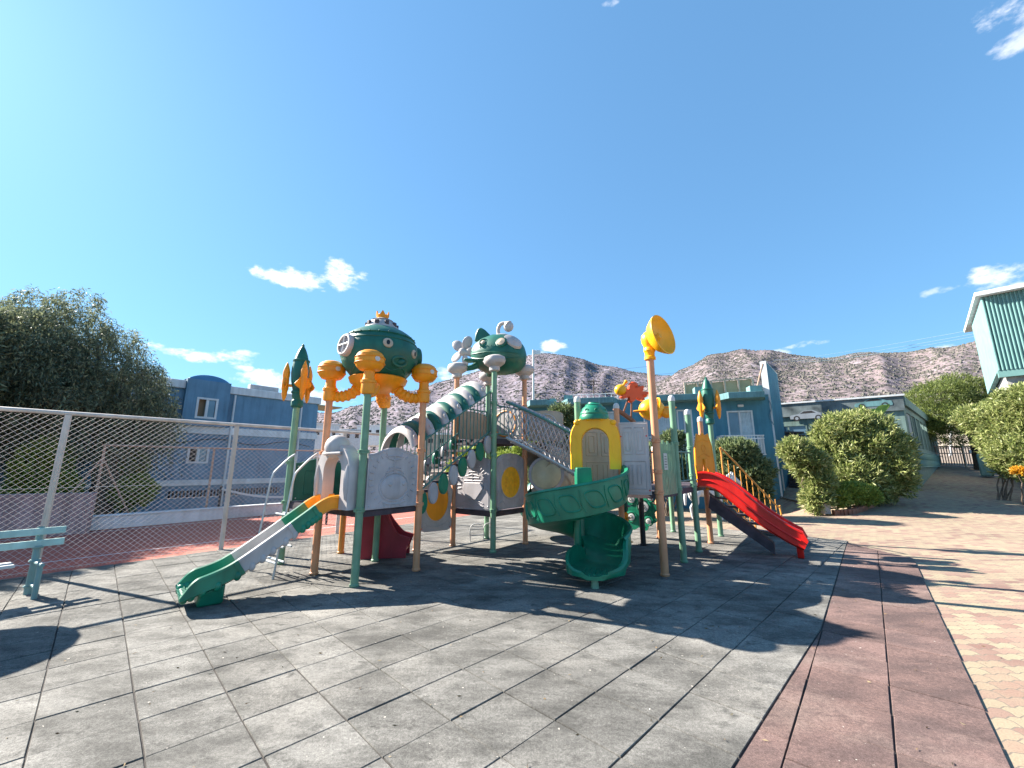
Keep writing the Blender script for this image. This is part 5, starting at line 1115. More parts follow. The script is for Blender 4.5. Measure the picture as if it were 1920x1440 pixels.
P(mb, 'exit_ribs', 'green', ss)
mb = MB(); l_ = Vector((1.12, 7.10, 0)); mb.hexa([l_ + Vector(v) for v in [(-.04, -.17, 1.2), (.24, -.14, 1.2), (.2, .1, 1.2), (-.04, .1, 1.2), (-.04, -.17, 1.66), (.22, -.14, 1.66), (.2, .1, 1.66), (-.04, .1, 1.66)]]); P(mb, 'entry_wall', 'green', ss, bevel=.02)
# yellow hood over the spiral slide entry
hf = Vector((-.22, -.975, 0)).normalized(); hr_ = Vector((-hf.y, hf.x, 0)); hA, hB = hoodc - hr_ * .50, hoodc + hr_ * .50
fr, c, w, mb = arch_hood(hA, hB, 1.63, .93, .2, 'yellow', .46, .70, 'hood')
for x_, z_ in ((-.3, .8), (-.1, .87), (.12, .87), (.32, .79)): mb.ell(fr[0] + fr[1] * (c + x_) + Z * z_ + fr[3] * .19, (.055, .045, .05), None, 12, 8)
for s in (-1, 1): mb.tube([fr[0] + fr[1] * (c + s * .35 + .07 * math.cos(a)) + Z * (.36 + .2 * math.sin(a)) + fr[3] * .195 for a in np.linspace(0, 2 * math.pi, 20)[:-1]], .009, 6, closed=True)
hy = P(mb, 'slide_hood', 'yellow'); mb = MB(); top = fr[0] + fr[1] * c + fr[3] * .06
mb.lathe([(.26, .86), (.265, .90), (.245, .95), (.25, .97), (.2, 1.07), (.15, 1.11), (.15, 1.13), (.11, 1.15), (.1, 1.17), (.0, 1.18)], Vector((top.x, top.y, 1.62)), n=28)
for a in range(8): t = a * math.pi / 4; q = Vector((top.x + .225 * math.cos(t), top.y + .225 * math.sin(t), 2.63)); mb.tube([q + Vector((.03 * math.cos(b) * -math.sin(t), .03 * math.cos(b) * math.cos(t), .035 * math.sin(b))) for b in np.linspace(0, 2 * math.pi, 10)[:-1]], .008, 5, closed=True)
P(mb, 'hood_cap', 'green', hy)
mb = MB()                                    # vaulted back of the hood
mb.hexa([fr[0] + fr[1] * (c + s * .36) + Z * z - fr[3] * d for z in (.76,) for (s, d) in ((-1, .02), (1, .02), (1, .4), (-1, .4))] + [fr[0] + fr[1] * (c + s * .3) + Z * z - fr[3] * d for z in (.88,) for (s, d) in ((-1, .02), (1, .02), (1, .36), (-1, .36))]); P(mb, 'hood_back', 'yellow', hy, bevel=.03)
dr = [[(.14, .55), (.45, .55), (.45, .92), (.14, .92), (.14, .55)], [(.55, .55), (.86, .55), (.86, .92), (.55, .92), (.55, .55)], [(.14, .08), (.86, .08), (.86, .45), (.14, .45), (.14, .08)], [(.3, .14), (.3, .4), (.42, .4), (.42, .14), (.3, .14)], [(.58, .14), (.58, .4), (.7, .4), (.7, .14), (.58, .14)], [(.22, .6), (.22, .86), (.36, .86), (.36, .6), (.22, .6)], [(.64, .6), (.64, .86), (.78, .86), (.78, .6), (.64, .6)]]
panel(Vector((1.80, 7.04, 0)), pd_ + (qd - pd_) * .06, 1.22, 2.42, 'lgrey', 'flat', strokes=dr, name='door_panel', gap=.05, rs=.011)
panel(Vector((1.25, 7.80, 0)), qa + U * .0, 1.22, 2.42, 'cream', 'flat', strokes=dr, name='door_panel', gap=.05, rs=.011)
# picket panels
def pickets(A, B, z0, z1, m, n=11, wv=.02, name='picket_panel'):
    fr, L = frame(A, B, z0); mb = MB(); a = .07; w = L - .14; H = z1 - z0; bw = w / n * .82
    for i in range(n):
        x = a + w * (i + .5) / n; pts = [(x - bw / 2 + wv * .25 * math.sin(i + z * 9), z) for z in np.linspace(0, H - .03 * ((i * 7) % 3), 8)]
        mb.prism(pts + [(p[0] + bw, p[1]) for p in pts[::-1]], fr, -.012, .012)
    for z in (.12, H - .2): mb.prism([(a - .02, z), (a + w + .02, z), (a + w + .02, z + .05), (a - .02, z + .05)], fr, -.035, -.013)
    return P(mb, name, m, smooth=False, bevel=.003), fr
pk, fr = pickets(pd_, pa, 1.2, 2.12, 'gpost'); 
mb = MB(); mb.prism([(.30, .42), (.50, .42), (.50, .70), (.30, .70)], fr, .014, .02); sg = P(mb, 'notice', 'white', pk, smooth=False)
mb = MB()
for i in range(5): wv = .05 + .02 * (i % 2); mb.prism([(.40 - wv, .64 - i * .045), (.40 + wv, .64 - i * .045), (.40 + wv, .652 - i * .045), (.40 - wv, .652 - i * .045)], fr, .0205, .022)
P(mb, 'notice_text', 'pupil', sg, smooth=False)
pickets(qa, qb, 1.25, 2.1, 'gpost', 9)
def barrail(A, B, z0, z1, m, n=6, r=.013, rr=.017, name='bar_railing', zb=None):
    mb = MB(); a, b = A + (B - A) * .06, B - (B - A) * .06; zb = zb or (z0, z1)
    for z_a, z_b in (zb if isinstance(zb[0], tuple) else ((zb[0], zb[0]), (zb[1], zb[1]))): mb.tube([a + Z * z_a, b + Z * z_b], rr, 8)
    (l0, l1), (h0, h1) = (zb if isinstance(zb[0], tuple) else ((zb[0], zb[0]), (zb[1], zb[1])))
    for i in range(n + 1):
        t = i / n; mb.tube([a.lerp(b, t) + Z * (l0 + (l1 - l0) * t), a.lerp(b, t) + Z * (h0 + (h1 - h0) * t)], r, 6)
    return P(mb, name, m)
barrail(pa, pb_, 1.4, 1.95, 'tealrail', 3); barrail(qb, qc, 1.3, 2.0, 'deck', 6); barrail(cg, orr, 2.35, 2.95, 'tealrail', 7); barrail(oo, bk, 2.35, 3.0, 'tealrail', 7)
barrail(qc, qe, 1.3, 2.0, 'ogpost', 6)
# yellow cut-out panel over the red slide
cut = [(.10, 0), (.30, 0), (.34, .22), (.45, .42), (.55, .42), (.66, .22), (.70, 0), (.92, 0), (.97, .35), (.92, .72), (.78, .98), (.62, .94), (.5, 1.0), (.38, .94), (.22, .98), (.08, .72), (.03, .35)]
co, cfr, ca, cw_, cH = panel(Vector((3.86, 8.93, 0)), Vector((4.46, 8.93, 0)), 1.33, 2.40, 'orange', outline=cut, strokes=[circ(.5, .68, .09, .07, 14), [(.2, .5), (.5, .58), (.8, .5)], [(.2, .8), (.5, .86), (.8, .8)]], name='cutout_panel')
mb = MB(); q = cfr[0] + cfr[1] * (ca + .5 * cw_) + Z * (.15) + cfr[3] * .04; mb.tube([q - Z * .3, q + Z * .35], .035, 10); P(mb, 'arch_post', 'orange', co)
# stairs from the far module with orange rails
S0 = (pc + pe) / 2; S1 = Vector((6.5, 10.75, 0)); dS = (S1 - S0); dS.z = 0; Ls = dS.length; dS.normalize(); lS = Vector((dS.y, -dS.x, 0))
sr = None
for s in (-.36, .36):
    mb = MB(); a = S0 + lS * s
    p0, p1 = a + Z * (Z3 + .75), a + dS * (Ls - .25) + Z * .78; mb.tube(bez([a + Z * Z3, a + Z * (Z3 + .68), a + dS * .12 + Z * (Z3 + .74), p1, p1 + dS * .2 - Z * .1, a + dS * (Ls) + Z * .0], 4), .02, 8); mb.tube([a + dS * .1 + Z * (Z3 + .1), a + dS * (Ls - .05) + Z * .12], .016, 8)
    for i in range(1, 10): t = i / 10; q = a + dS * (Ls * t); zz = Z3 * (1 - t); mb.tube([q + Z * (zz + .12), q + Z * (zz + .66 + .1 * t)], .01, 6)
    P(mb, 'stair_rail', 'ogpost')
for i in range(6): t = (i + .5) / 6; mb = MB(); q = S0 + dS * (Ls * t) + Z * (Z3 * (1 - t) - .04); mb.box(q, (.24, .7, .04), math.atan2(dS.y, dS.x)); P(mb, 'stair_tread', 'deck', smooth=False)
mb = MB()
for s in (-.33, .33): a, b = S0 + lS * s + Z * (Z3 - .08), S1 + lS * s + Z * .04; mb.tube([a, b], .03, 6)
P(mb, 'stair_stringer', 'deck')

# covered stair between towers 1 and 2
A0 = C1 + U * HS; A1 = C2 - U * HS; Lt = (A1 - A0).length
def st_(t, w=0, z=0): return A0 + (A1 - A0) * t + W * w + Z * (Z1 + (Z2 - Z1) * t + z)
for i in range(8): t = (i + .5) / 8; mb = MB(); mb.box(st_(t, 0, -.03), (.26, .82, .045), math.atan2(U.y, U.x)); P(mb, 'stair_tread', 'deck', smooth=False)
for sgn in (1, -1):
    for i in range(8):
        t = (i + .5) / 8; c_ = st_(t, sgn * .50, -.06); fr = (c_, U, Z, W * sgn); mb = MB(); mb.prism(circ(0, 0, .105, .185, 20), fr, -.025, .025); mb.tube([c_ + U * x + Z * z + W * sgn * .025 for x, z in circ(0, 0, .08, .155, 20)], .008, 6, closed=True)
        P(mb, 'step_side_plate', 'grey' if (i + (0 if sgn > 0 else 1)) % 2 else 'green', smooth=True, bevel=.008)
    mb = MB(); n = 19; lo, hi = .16, 1.0
    mb.tube([st_(0, sgn * .46, lo), st_(1, sgn * .46, lo)], .018, 8); mb.tube([st_(-.02, sgn * .46, hi), st_(1.02, sgn * .46, hi)], .022, 8)
    for i in range(n + 1): mb.tube([st_(i / n, sgn * .46, lo), st_(i / n, sgn * .46, hi)], .011, 6)
    P(mb, 'stair_railing', 'tealrail')
nseg = 11
for i in range(nseg):
    t0, t1 = (i - .6) / nseg, (i + .4) / nseg; mb = MB(); rows = []
    for (t, r_) in ((t0 + .002, .46), (t0 + .012, .50), (t0 + .035, .515), (t1 - .025, .505), (t1 - .002, .46)):
        rows.append([st_(t, 0, .84) + W * (r_ * math.cos(a)) + Z * (r_ * 1.02 * math.sin(a)) for a in np.linspace(.34, math.pi + .12, 22)])
    m_ = 22; vs = [v for r_ in rows for v in r_]; inn = [st_(t1 - .002, 0, .84) + W * (.44 * math.cos(a)) + Z * (.45 * math.sin(a)) for a in np.linspace(.34, math.pi + .12, 22)]; inn0 = [st_(t0 + .002, 0, .84) + W * (.44 * math.cos(a)) + Z * (.45 * math.sin(a)) for a in np.linspace(.34, math.pi + .12, 22)]
    vs += inn + inn0; nr = 7; fs = []
    for k in range(nr):
        for j in range(m_ - 1): k2 = (k + 1) % nr; fs.append((k * m_ + j, k * m_ + j + 1, k2 * m_ + j + 1, k2 * m_ + j))
    for j in (0, m_ - 1): fs.append(tuple(k * m_ + j for k in range(nr)))
    mb.add(vs, fs)
    for sg in (1, -1):
        for aa in (.62,): q = st_((t0 + t1) / 2, 0, .84) + W * (sg * .515 * math.cos(aa)) + Z * (.52 * math.sin(aa)); nrm = (W * sg * math.cos(aa) + Z * math.sin(aa)); x_ = U; y_ = nrm.cross(U); mb.tube([q + x_ * .035 * math.cos(b) + y_ * .05 * math.sin(b) for b in np.linspace(0, 2 * math.pi, 13)[:-1]], .01, 6, closed=True)
    P(mb, 'tunnel_hoop', 'lgrey' if i % 2 == 0 else 'dgreen')
# panels round tower 2
ship = [[(.5, .5), (.5, .86)], [(.34, .74), (.68, .72)], [(.38, .84), (.6, .84)], [(.4, .66), (.64, .66), (.7, .55), (.32, .56), (.4, .66)], [(.26, .5), (.78, .5), (.84, .36), (.62, .14), (.38, .14), (.2, .36), (.26, .5)], [(.5, .5), (.5, .14)], [(.2, .10), (.35, .15), (.5, .09), (.66, .15), (.82, .10)], [(.2, .05), (.35, .09), (.5, .04), (.66, .09), (.82, .05)], circ(.36, .36, .05, .04, 10), circ(.64, .36, .05, .04, 10), [(.3, .58), (.5, .62), (.72, .58)]]
rays2 = []
for i in range(22):
    t = math.pi * (-.05 + 1.1 * i / 21); c_, s_ = math.cos(t), math.sin(t); rays2.append([(.5 + .33 * c_, .42 + .36 * s_), (.5 + .45 * c_, .42 + (.45 if abs(c_) > .5 else .46) * s_)])
sp_, sfr, sa, sw, sH = panel(oo, cg, .80, 1.95, 'grey', 'ogee', strokes=ship + rays2, rs=.012)
mb = MB(); poly = [(.28, .47), (.76, .47), (.82, .36), (.62, .16), (.38, .16), (.22, .36)]; mb.prism([(sa + x * sw, z * sH) for x, z in poly], sfr, .02, .05); P(mb, 'hull_relief', 'grey', sp_, smooth=False, bevel=.015)
scr = [[(.1, .82), (.16, .9), (.26, .88), (.22, .8), (.3, .78)], [(.9, .82), (.84, .9), (.74, .88), (.78, .8), (.7, .78)], [(.38, .88), (.5, .93), (.62, .88), (.5, .84), (.38, .88)], [(.08, .1), (.2, .16), (.3, .08)], [(.92, .1), (.8, .16), (.7, .08)], [(.07, .3), (.1, .5), (.07, .7)], [(.93, .3), (.9, .5), (.93, .7)]]
ap, afr, aa_, aw, aH = panel(cg, orr, .80, 1.95, 'grey', 'arch', holes=(.5, .47, .36, .29), strokes=scr, rs=.011)
def disc(fr, a, w, H, hx, hz, hr, hrz, m, par, name='round_window', rim='lgrey'):
    mb = MB(); mb.prism(circ(a + hx * w, hz * H, hr * w * 1.03, hrz * H * 1.03, 40), fr, -.012, .012); o = P(mb, name, m, par, smooth=True)
    mb = MB(); mb.tube([fr[0] + fr[1] * x + Z * z + fr[3] * .02 for x, z in circ(a + hx * w, hz * H, hr * w * 1.02, hrz * H * 1.02, 40)], .018, 8, closed=True); P(mb, 'rim', rim, o)
    mb = MB()
    for k in (-1, 1):
        for j in range(3): mb.prism([(a + hx * w + k * hr * w * .45 + dx, hz * H + (j - 1) * .07 + dz) for dx, dz in ((-.02, -.02), (.02, -.02), (0, .025))], fr, .013, .018)
    P(mb, 'mark_relief', 'orange', o, smooth=False); return o
disc(afr, aa_, aw, aH, .5, .47, .36, .29, 'dyellow', ap)
# round amber window panel left of tower 2
RA_ = oo + (Vector((-1.93, 8.72, 0)) - oo); r0, r1 = RA_, oo - U * .02
rp_, rfr, ra, rw2, rH = panel(r0, r1, .34, 1.52, 'lgrey', outline=[(.05, 0), (.95, 0), (1, .1), (.95, .3), (1.0, .7), (.8, .95), (.6, 1), (.4, 1), (.2, .95), (0, .7), (.05, .3), (0, .1)], holes=(.5, .53, .38, .36), strokes=[circ(.14, .12, .07, .045, 10), circ(.86, .12, .07, .045, 10), [(.2, .12), (.5, .07), (.8, .12)], [(.1, .8), (.2, .9)], [(.9, .8), (.8, .9)]], rs=.012, name='window_panel', gap=.03)
disc(rfr, ra, rw2, rH, .5, .53, .38, .36, 'orange', rp_)
post(Vector((-1.96, 8.70, 0)), 1.5, 'opost', 'white', r=.045)
# upper rear panel with two amber windows
up, ufr, ua, uw, uH = panel(bk, orr, 2.3, 3.05, 'lgrey', 'arch', strokes=[]); disc(ufr, ua, uw, uH, .5, .5, .32, .4, 'yellow', up, rim='orange')
up2, ufr2, ua2, uw2, uH2 = panel(orr + U * .05, orr + W * .8 + U * .55, 2.25, 2.95, 'cream', 'arch', strokes=[]); disc(ufr2, ua2, uw2, uH2, .5, .5, .3, .36, 'orange', up2, rim='lgrey')
panel(oo, bk, 2.28, 2.95, 'cream', 'arch', strokes=[circ(.5, .5, .3, .3, 20)])
# net tunnel from tower 2 down to tower 3
NA = (cg + orr) / 2 + W * .06; NB = Vector((1.25, 8.1, 0)) + U * .35; Ln = (NB - NA).length
nd = (NB - NA).normalized(); nl = Vector((-nd.y, nd.x, 0))
def nt(t, w=0, z=0): return NA.lerp(NB, t) + nl * w + Z * (Z2 + (1.45 - Z2) * t + z + .03 * math.sin(math.pi * t))
nr_ = None
for (w_, z_) in ((.36, .02), (-.36, .02), (.36, .78), (-.36, .78)):
    mb = MB(); mb.tube([nt(t, w_, z_) for t in np.linspace(0, 1, 12)], .028, 8); o = P(mb, 'tunnel_rail', 'tealrail' if z_ > .5 else 'steel')
mb = MB(); Kt = 15
def ring_pt(s):                              # s in 0..4 round the square section
    s %= 4; k = int(s); f = s - k; c4 = [(.36, .02), (-.36, .02), (-.36, .78), (.36, .78)]; a, b = c4[k], c4[(k + 1) % 4]; bul = math.sin(math.pi * f) * (-.10 if k == 0 else .05); x, y = a[0] + (b[0] - a[0]) * f, a[1] + (b[1] - a[1]) * f
    if k in (0, 2): y += bul * (1 if k == 0 else 1)
    else: x += (-.04 if k == 1 else .04) * math.sin(math.pi * f)
    return x, y
for sg in (1, -1):
    for k in range(13):
        pts = []
        for j in range(Kt + 1): t = j / Kt; s = k * 4 / 13 + sg * t * 4 * 1.15; x, y = ring_pt(s); pts.append(nt(t, x, y))
        mb.tube(pts, .012, 5, caps=False)
P(mb, 'rope_net', 'rope')
# translucent bubble tube slide at the back right of tower 2
pth = [orr + U * .1 + W * .3 + Z * 1.9, Vector((1.15, 10.0, 1.72)), Vector((1.15, 9.75, 1.40)), Vector((.85, 9.55, 1.15)), Vector((.55, 9.75, .95)), Vector((.5, 10.1, .75)), Vector((.8, 10.4, .55)), Vector((1.2, 10.3, .45))]
sp = bez(pth, 7); n1 = int(len(sp) * .5); mb = MB(); mb.tube(sp[:n1 + 1], .34, 22, caps=False); tb_ = P(mb, 'tube_slide', 'cream', label='cream translucent tube slide'); mb = MB(); mb.tube(sp[n1:], .36, 22, caps=False); P(mb, 'tube_section', 'dgreen', tb_)
mb = MB()
for i in range(1, n1, 5):
    d = (sp[i + 1] - sp[i - 1]).normalized(); mb.tube([sp[i] - d * .02, sp[i] + d * .02], .37, 22, caps=False)
P(mb, 'flange', 'cream', tb_)
qc_ = Vector((.76, 9.25, 1.50)); nv = Vector((-.15, -1, .15)).normalized(); mb = MB(); mb.lathe([(.40, -.06), (.40, 0), (.36, .012), (.34, .012)], qc_, nv, 30); pl_ = P(mb, 'bubble_plate', 'grey', tb_); mb = MB(); mb.lathe([(.335, .013), (.32, .05), (.22, .11), (.1, .14), (0, .15)], qc_, nv, 30); P(mb, 'bubble_window', 'bubble', tb_)
# gear wall and spinner under tower 3
fr, L = frame(Vector((2.75, 10.4, 0)), Vector((3.45, 9.95, 0)), .22)
mb = MB(); mb.prism([(-.05 + (.42 + .05 * math.sin(9 * t)) * math.cos(t) + .42, .42 + (.45 + .05 * math.sin(9 * t)) * math.sin(t)) for t in np.linspace(0, 2 * math.pi, 60)[:-1]], fr, -.03, .03)
for k, (x, z, r_) in enumerate([(.5, .5, .17), (.22, .66, .12), (.68, .72, .1), (.2, .25, .12), (.6, .18, .1)]): mb.tube([fr[0] + fr[1] * (x + r_ * math.cos(a)) + Z * (z + r_ * math.sin(a)) + fr[3] * .03 for a in np.linspace(0, 2 * math.pi, 20)[:-1]], .02, 6, closed=True)
gw = P(mb, 'gear_panel', 'green')
for x, z, r_ in [(.5, .5, .12), (.22, .66, .08), (.68, .72, .065), (.2, .25, .08), (.6, .18, .06)]: mb = MB(); o_ = fr[0] + fr[1] * x + Z * z; mb.lathe([(r_, .03), (r_, .07), (r_ * .55, .075), (r_ * .5, .05), (r_ * .3, .05), (r_ * .25, .09), (0, .095)], o_, fr[3], 20); P(mb, 'gear', 'white', gw)
sx_ = Vector((2.42, 9.0, 0)); mb = MB(); mb.tube([sx_, sx_ + Z * 1.25], .02, 8); sn = P(mb, 'spinner_column', 'green')
for i, z in enumerate((.12, .36, .6, .84, 1.06)): mb = MB(); mb.lathe([(.02, -.12), (.05, -.09), (.055, -.03), (.13, 0), (.055, .03), (.05, .09), (.02, .12)], sx_ + Z * z, n=14); P(mb, 'spinner', 'orange' if i % 2 == 0 else 'dgreen', sn)
# ---- toppers
def rocket(p, z):
    q = Vector((p.x, p.y, z)); mb = MB(); mb.lathe([(.075, 0), (.105, .03), (.105, .12), (.085, .15), (.1, .2), (.1, .26), (.12, .28), (.12, .31), (.10, .33), (.14, .5), (.155, .65), (.15, .8), (.14, .88), (.15, .89), (.15, .92), (.125, .93), (.115, .97), (.10, 1.03), (.06, 1.14), (.025, 1.2), (.03, 1.22), (.0, 1.26)], q, n=26)
    b = P(mb, 'rocket_body', 'dgreen')
    for k in range(3):
        a = R(195 + 120 * k + (0 if k else 0)); dx = Vector((math.cos(a), math.sin(a), 0)); c_ = q + dx * .235 + Z * .12; mb = MB()
        mb.lathe([(.008, 0), (.03, .05), (.045, .12), (.05, .2), (.06, .22), (.06, .40), (.055, .45), (.062, .47), (.062, .56), (.045, .64), (.02, .72), (.0, .76)], c_, n=14)
        t_ = Vector((-dx.y, dx.x, 0))
        for s in (-1, 1): mb.prism([(0.03, .2), (.13, .26), (.15, .3), (.13, .33), (.05, .45)], (c_, t_ * s, Z, dx), -.015, .015)
        mb.tube([q + dx * .09 + Z * .42, c_ + Z * .3], .028, 8); P(mb, 'booster', 'orange', b)
    mb = MB(); mb.tube([q + Vector((.105 * math.cos(a), .105 * math.sin(a), .0)) * 1.0 + Vector((0, -.045, .6 + .12 * math.sin(3 * a))) for a in np.linspace(math.pi * 1.2, math.pi * 1.8, 8)], .006, 5); P(mb, 'body_relief', 'dgreen', b)
rocket(rk, 2.76); rocket(pe, 2.72)
# octopus roof
OC = C1 + Z * 3.60
mb = MB(); mb.lathe([(.14, -.56), (.32, -.49), (.48, -.37), (.60, -.22), (.66, -.06), (.665, .06), (.64, .17), (.585, .28), (.60, .295), (.57, .33), (.51, .38), (.42, .44), (.34, .48), (.28, .49)], OC, n=48)
for zz, rr in ((.20, .628),): mb.tube([OC + Vector((rr * math.cos(a), rr * math.sin(a), zz)) for a in np.linspace(0, 2 * math.pi, 49)[:-1]], .012, 6, closed=True)
for i in range(24): a = 2 * math.pi * i / 24; mb.ell(OC + Vector((.597 * math.cos(a), .597 * math.sin(a), .30)), (.013, .013, .013), None, 8, 6)
oc = P(mb, 'octopus_roof', 'dgreen')
def on_body(az, z, off=0):                   # point & normal on the octopus body
    prof = [(-.56, .14), (-.49, .32), (-.37, .48), (-.22, .60), (-.06, .66), (.06, .665), (.17, .64), (.28, .585)]; zs_, rs_ = zip(*prof); r_ = float(np.interp(z, zs_, rs_)); dr = (float(np.interp(z + .03, zs_, rs_)) - float(np.interp(z - .03, zs_, rs_))) / .06
    d = Vector((math.cos(az), math.sin(az), 0)); nn = (d - Z * dr).normalized(); return OC + d * r_ + Z * z + nn * off, nn, Vector((-d.y, d.x, 0))
cam_az = math.atan2(-C1.y, -C1.x)            # towards the viewer's side of the court
for (da, z, r_) in ((.17, .08, .085), (1.0, .0, .08)):
    p_, nn, tt = on_body(cam_az + da, z); mb = MB(); mb.lathe([(r_, -.03), (r_, .012), (r_ * .75, .026), (0, .028)], p_, nn, 22, sx=.92); e = P(mb, 'eye', 'cream', oc); mb = MB(); mb.lathe([(r_ * .45, .02), (r_ * .42, .032), (0, .036)], p_, nn, 16, sx=.8, sy=1.2, xa=tt); P(mb, 'pupil', 'pupil', e)
p_, nn, tt = on_body(cam_az + .55, -.19); vv = nn.cross(tt); mb = MB(); mb.tube([p_ + tt * .13 * math.cos(a) + vv * .075 * math.sin(a) + nn * (.01 - .02 * abs(math.cos(a))) for a in np.linspace(0, 2 * math.pi, 25)[:-1]], .028, 8, closed=True); mb.ell(p_, (.09, .03, .05), None, 14, 8); P(mb, 'mouth', 'dgreen', oc)
mb = MB(); pts = [on_body(cam_az + a, -.31 + .03 * math.cos(a * 9), .004)[0] for a in np.linspace(-1.0, 1.0, 20)]; mb.tube(pts, .012, 6); P(mb, 'body_seam', 'dgreen', oc)
for da in (-.98, 1.75):
    p_, nn, tt = on_body(cam_az + da, .06); vv = nn.cross(tt); mb = MB(); mb.lathe([(.19, -.06), (.195, .02), (.175, .05), (.15, .05), (.145, .02)], p_, nn, 28); ph = P(mb, 'porthole', 'lgrey' if da < 0 else 'dgreen', oc)
    for k in range(2): d_ = tt if k else vv; mb.tube([p_ - d_ * .16 + nn * .03, p_ + d_ * .16 + nn * .03], .022, 8)
    mb = MB(); mb.tube([p_ - tt * .16 + nn * .03, p_ + tt * .16 + nn * .03], .022, 8); mb.tube([p_ - vv * .16 + nn * .034, p_ + vv * .16 + nn * .034], .022, 8); P(mb, 'porthole_cross', 'lgrey', ph); mb = MB(); mb.lathe([(.15, .0), (.15, .015)], p_, nn, 28); P(mb, 'porthole_recess', 'deck', ph)
mb = MB(); mb.lathe([(.315, .455), (.33, .47), (.325, .49), (.27, .56), (.21, .64), (.15, .68), (.0, .685)], OC, n=10); mb.lathe([(.2, .66), (.12, .70), (0, .71)], OC, n=20); ha = P(mb, 'octopus_hat', 'lgrey', oc)
mb = MB()
for a in range(10): t = a * 2 * math.pi / 10 + .3; q = OC + Vector((.265 * math.cos(t), .265 * math.sin(t), .57)); mb.box(q, (.05, .07, .07), t)
P(mb, 'hat_window', 'deck', ha, bevel=.008)
mb = MB(); n = 25; vs = []; rows = []
for h_, kk in ((.69, 0), (.75, 0)): pass
crown = []
for i in range(30):
    a = 2 * math.pi * i / 30; sp5 = .5 + .5 * math.cos(5 * a); crown.append((a, .76 + .085 * sp5 ** 2))
vs = [OC + Vector((.085 * math.cos(a), .085 * math.sin(a), .695)) for a, h in crown] + [OC + Vector((.115 * math.cos(a), .115 * math.sin(a), h)) for a, h in crown] + [OC + Vector((.095 * math.cos(a), .095 * math.sin(a), h)) for a, h in crown] + [OC + Vector((.065 * math.cos(a), .065 * math.sin(a), .70)) for a, h in crown]
fs = [(k * 30 + i, k * 30 + (i + 1) % 30, ((k + 1) % 4) * 30 + (i + 1) % 30, ((k + 1) % 4) * 30 + i) for k in range(4) for i in range(30)]; mb.add(vs, fs); P(mb, 'octopus_crown', 'orange', oc)
mb = MB(); mb.lathe([(.15, -.66), (.33, -.60), (.47, -.50), (.50, -.42), (.47, -.40), (.30, -.505)], OC, n=36); P(mb, 'octopus_belly', 'orange', oc)
def ballhead(p, m='orange'):
    top = Vector((p.x, p.y, 0)); inward = (C1 - top); inward.z = 0; inward.normalize()
    mb = MB(); mb.lathe([(.075, 2.78), (.10, 2.79), (.11, 2.83), (.105, 2.95), (.12, 2.96), (.12, 3.0), (.10, 3.01), (.085, 3.06), (.085, 3.14), (.10, 3.16)], top, n=24); b = P(mb, 'tentacle', m, oc)
    mb = MB(); mb.lathe([(.095, 3.15), (.16, 3.17), (.21, 3.23), (.225, 3.29), (.225, 3.34), (.205, 3.41), (.195, 3.415), (.18, 3.44), (.12, 3.475), (0, 3.49)], top, n=30)
    for dz in (3.27, 3.36): mb.tube([top + Vector((.228 * math.cos(a), .228 * math.sin(a), dz)) for a in np.linspace(0, 2 * math.pi, 31)[:-1]], .008, 5, closed=True)
    P(mb, 'ball_end', m, b)
    e = top + Z * 3.32; dv = Vector((.75, -.66, 0)).normalized(); mb = MB(); mb.lathe([(.042, .205), (.042, .228), (0, .234)], e, dv, 14); P(mb, 'ball_eye', 'white', b)
    n = 46; mb = MB(); P0_, P1_ = top + Z * 2.90, C1 + Z * 3.16; pts = bez([P0_, top + inward * .14 + Z * 2.86, top + inward * .32 + Z * 2.90, top + inward * .48 + Z * 3.02, top + inward * .62 + Z * 3.10], 11); rs_ = [.085 + .012 * math.sin(i * 1.35) + .02 * (i / len(pts)) for i in range(len(pts))]
    mb.tube(pts, rs_, 18); P(mb, 'ribbed_arm', m, b)
for p in (g2, o1, o3, g4): ballhead(p)
# fish submarine roof on tower 2
FC = C2 + Z * 4.27 + Vector((.10, 0, 0)); fx = Vector((.93, -.36, 0)).normalized(); fy = Vector((-fx.y, fx.x, 0))
def FP(x, y, z): return FC + fx * x + fy * y + Z * z
K_ = 26; ring_ = []
mb = MB(); vs = []; n = 32
prof = [(-.62, .02, .02), (-.60, .12, .02), (-.54, .24, .02), (-.43, .36, .01), (-.25, .46, .0), (0, .52, 0), (.22, .52, -.02), (.42, .48, -.04), (.58, .40, -.06), (.68, .28, -.08), (.74, .12, -.09), (.75, .01, -.09)]
for (x, r_, zc) in prof:
    for j in range(n): a = 2 * math.pi * j / n; sq = 1 if math.sin(a) > 0 else 1.0; vs.append(FP(x, r_ * .98 * math.cos(a), zc + r_ * sq * .93 * math.sin(a)))
fs = [(i * n + j, i * n + (j + 1) % n, (i + 1) * n + (j + 1) % n, (i + 1) * n + j) for i in range(len(prof) - 1) for j in range(n)] + [tuple(range(n))]; mb.add(vs, fs)
def fsurf(x, a, off=0):                      # on the fish body, angle a from fy toward Z
    xs_, rs_, zc_ = zip(*prof); r_ = float(np.interp(x, xs_, rs_)); zc = float(np.interp(x, xs_, zc_)); nn = (fy * math.cos(a) + Z * math.sin(a)); return FP(x, (r_ * .98) * math.cos(a), zc + r_ * .93 * math.sin(a)) + nn * off, nn
for k, aa in enumerate((math.pi * 1.0 + .12, math.pi * 1.0 + .42)): mb.tube([fsurf(x, aa, .002)[0] for x in np.linspace(-.6, .7, 18)], .012, 6)
for i in range(12): x = -.5 + i * .1; mb.ell(fsurf(x, math.pi - .18)[0], (.014, .014, .014), None, 8, 6)
fi = P(mb, 'fish_roof', 'dgreen')
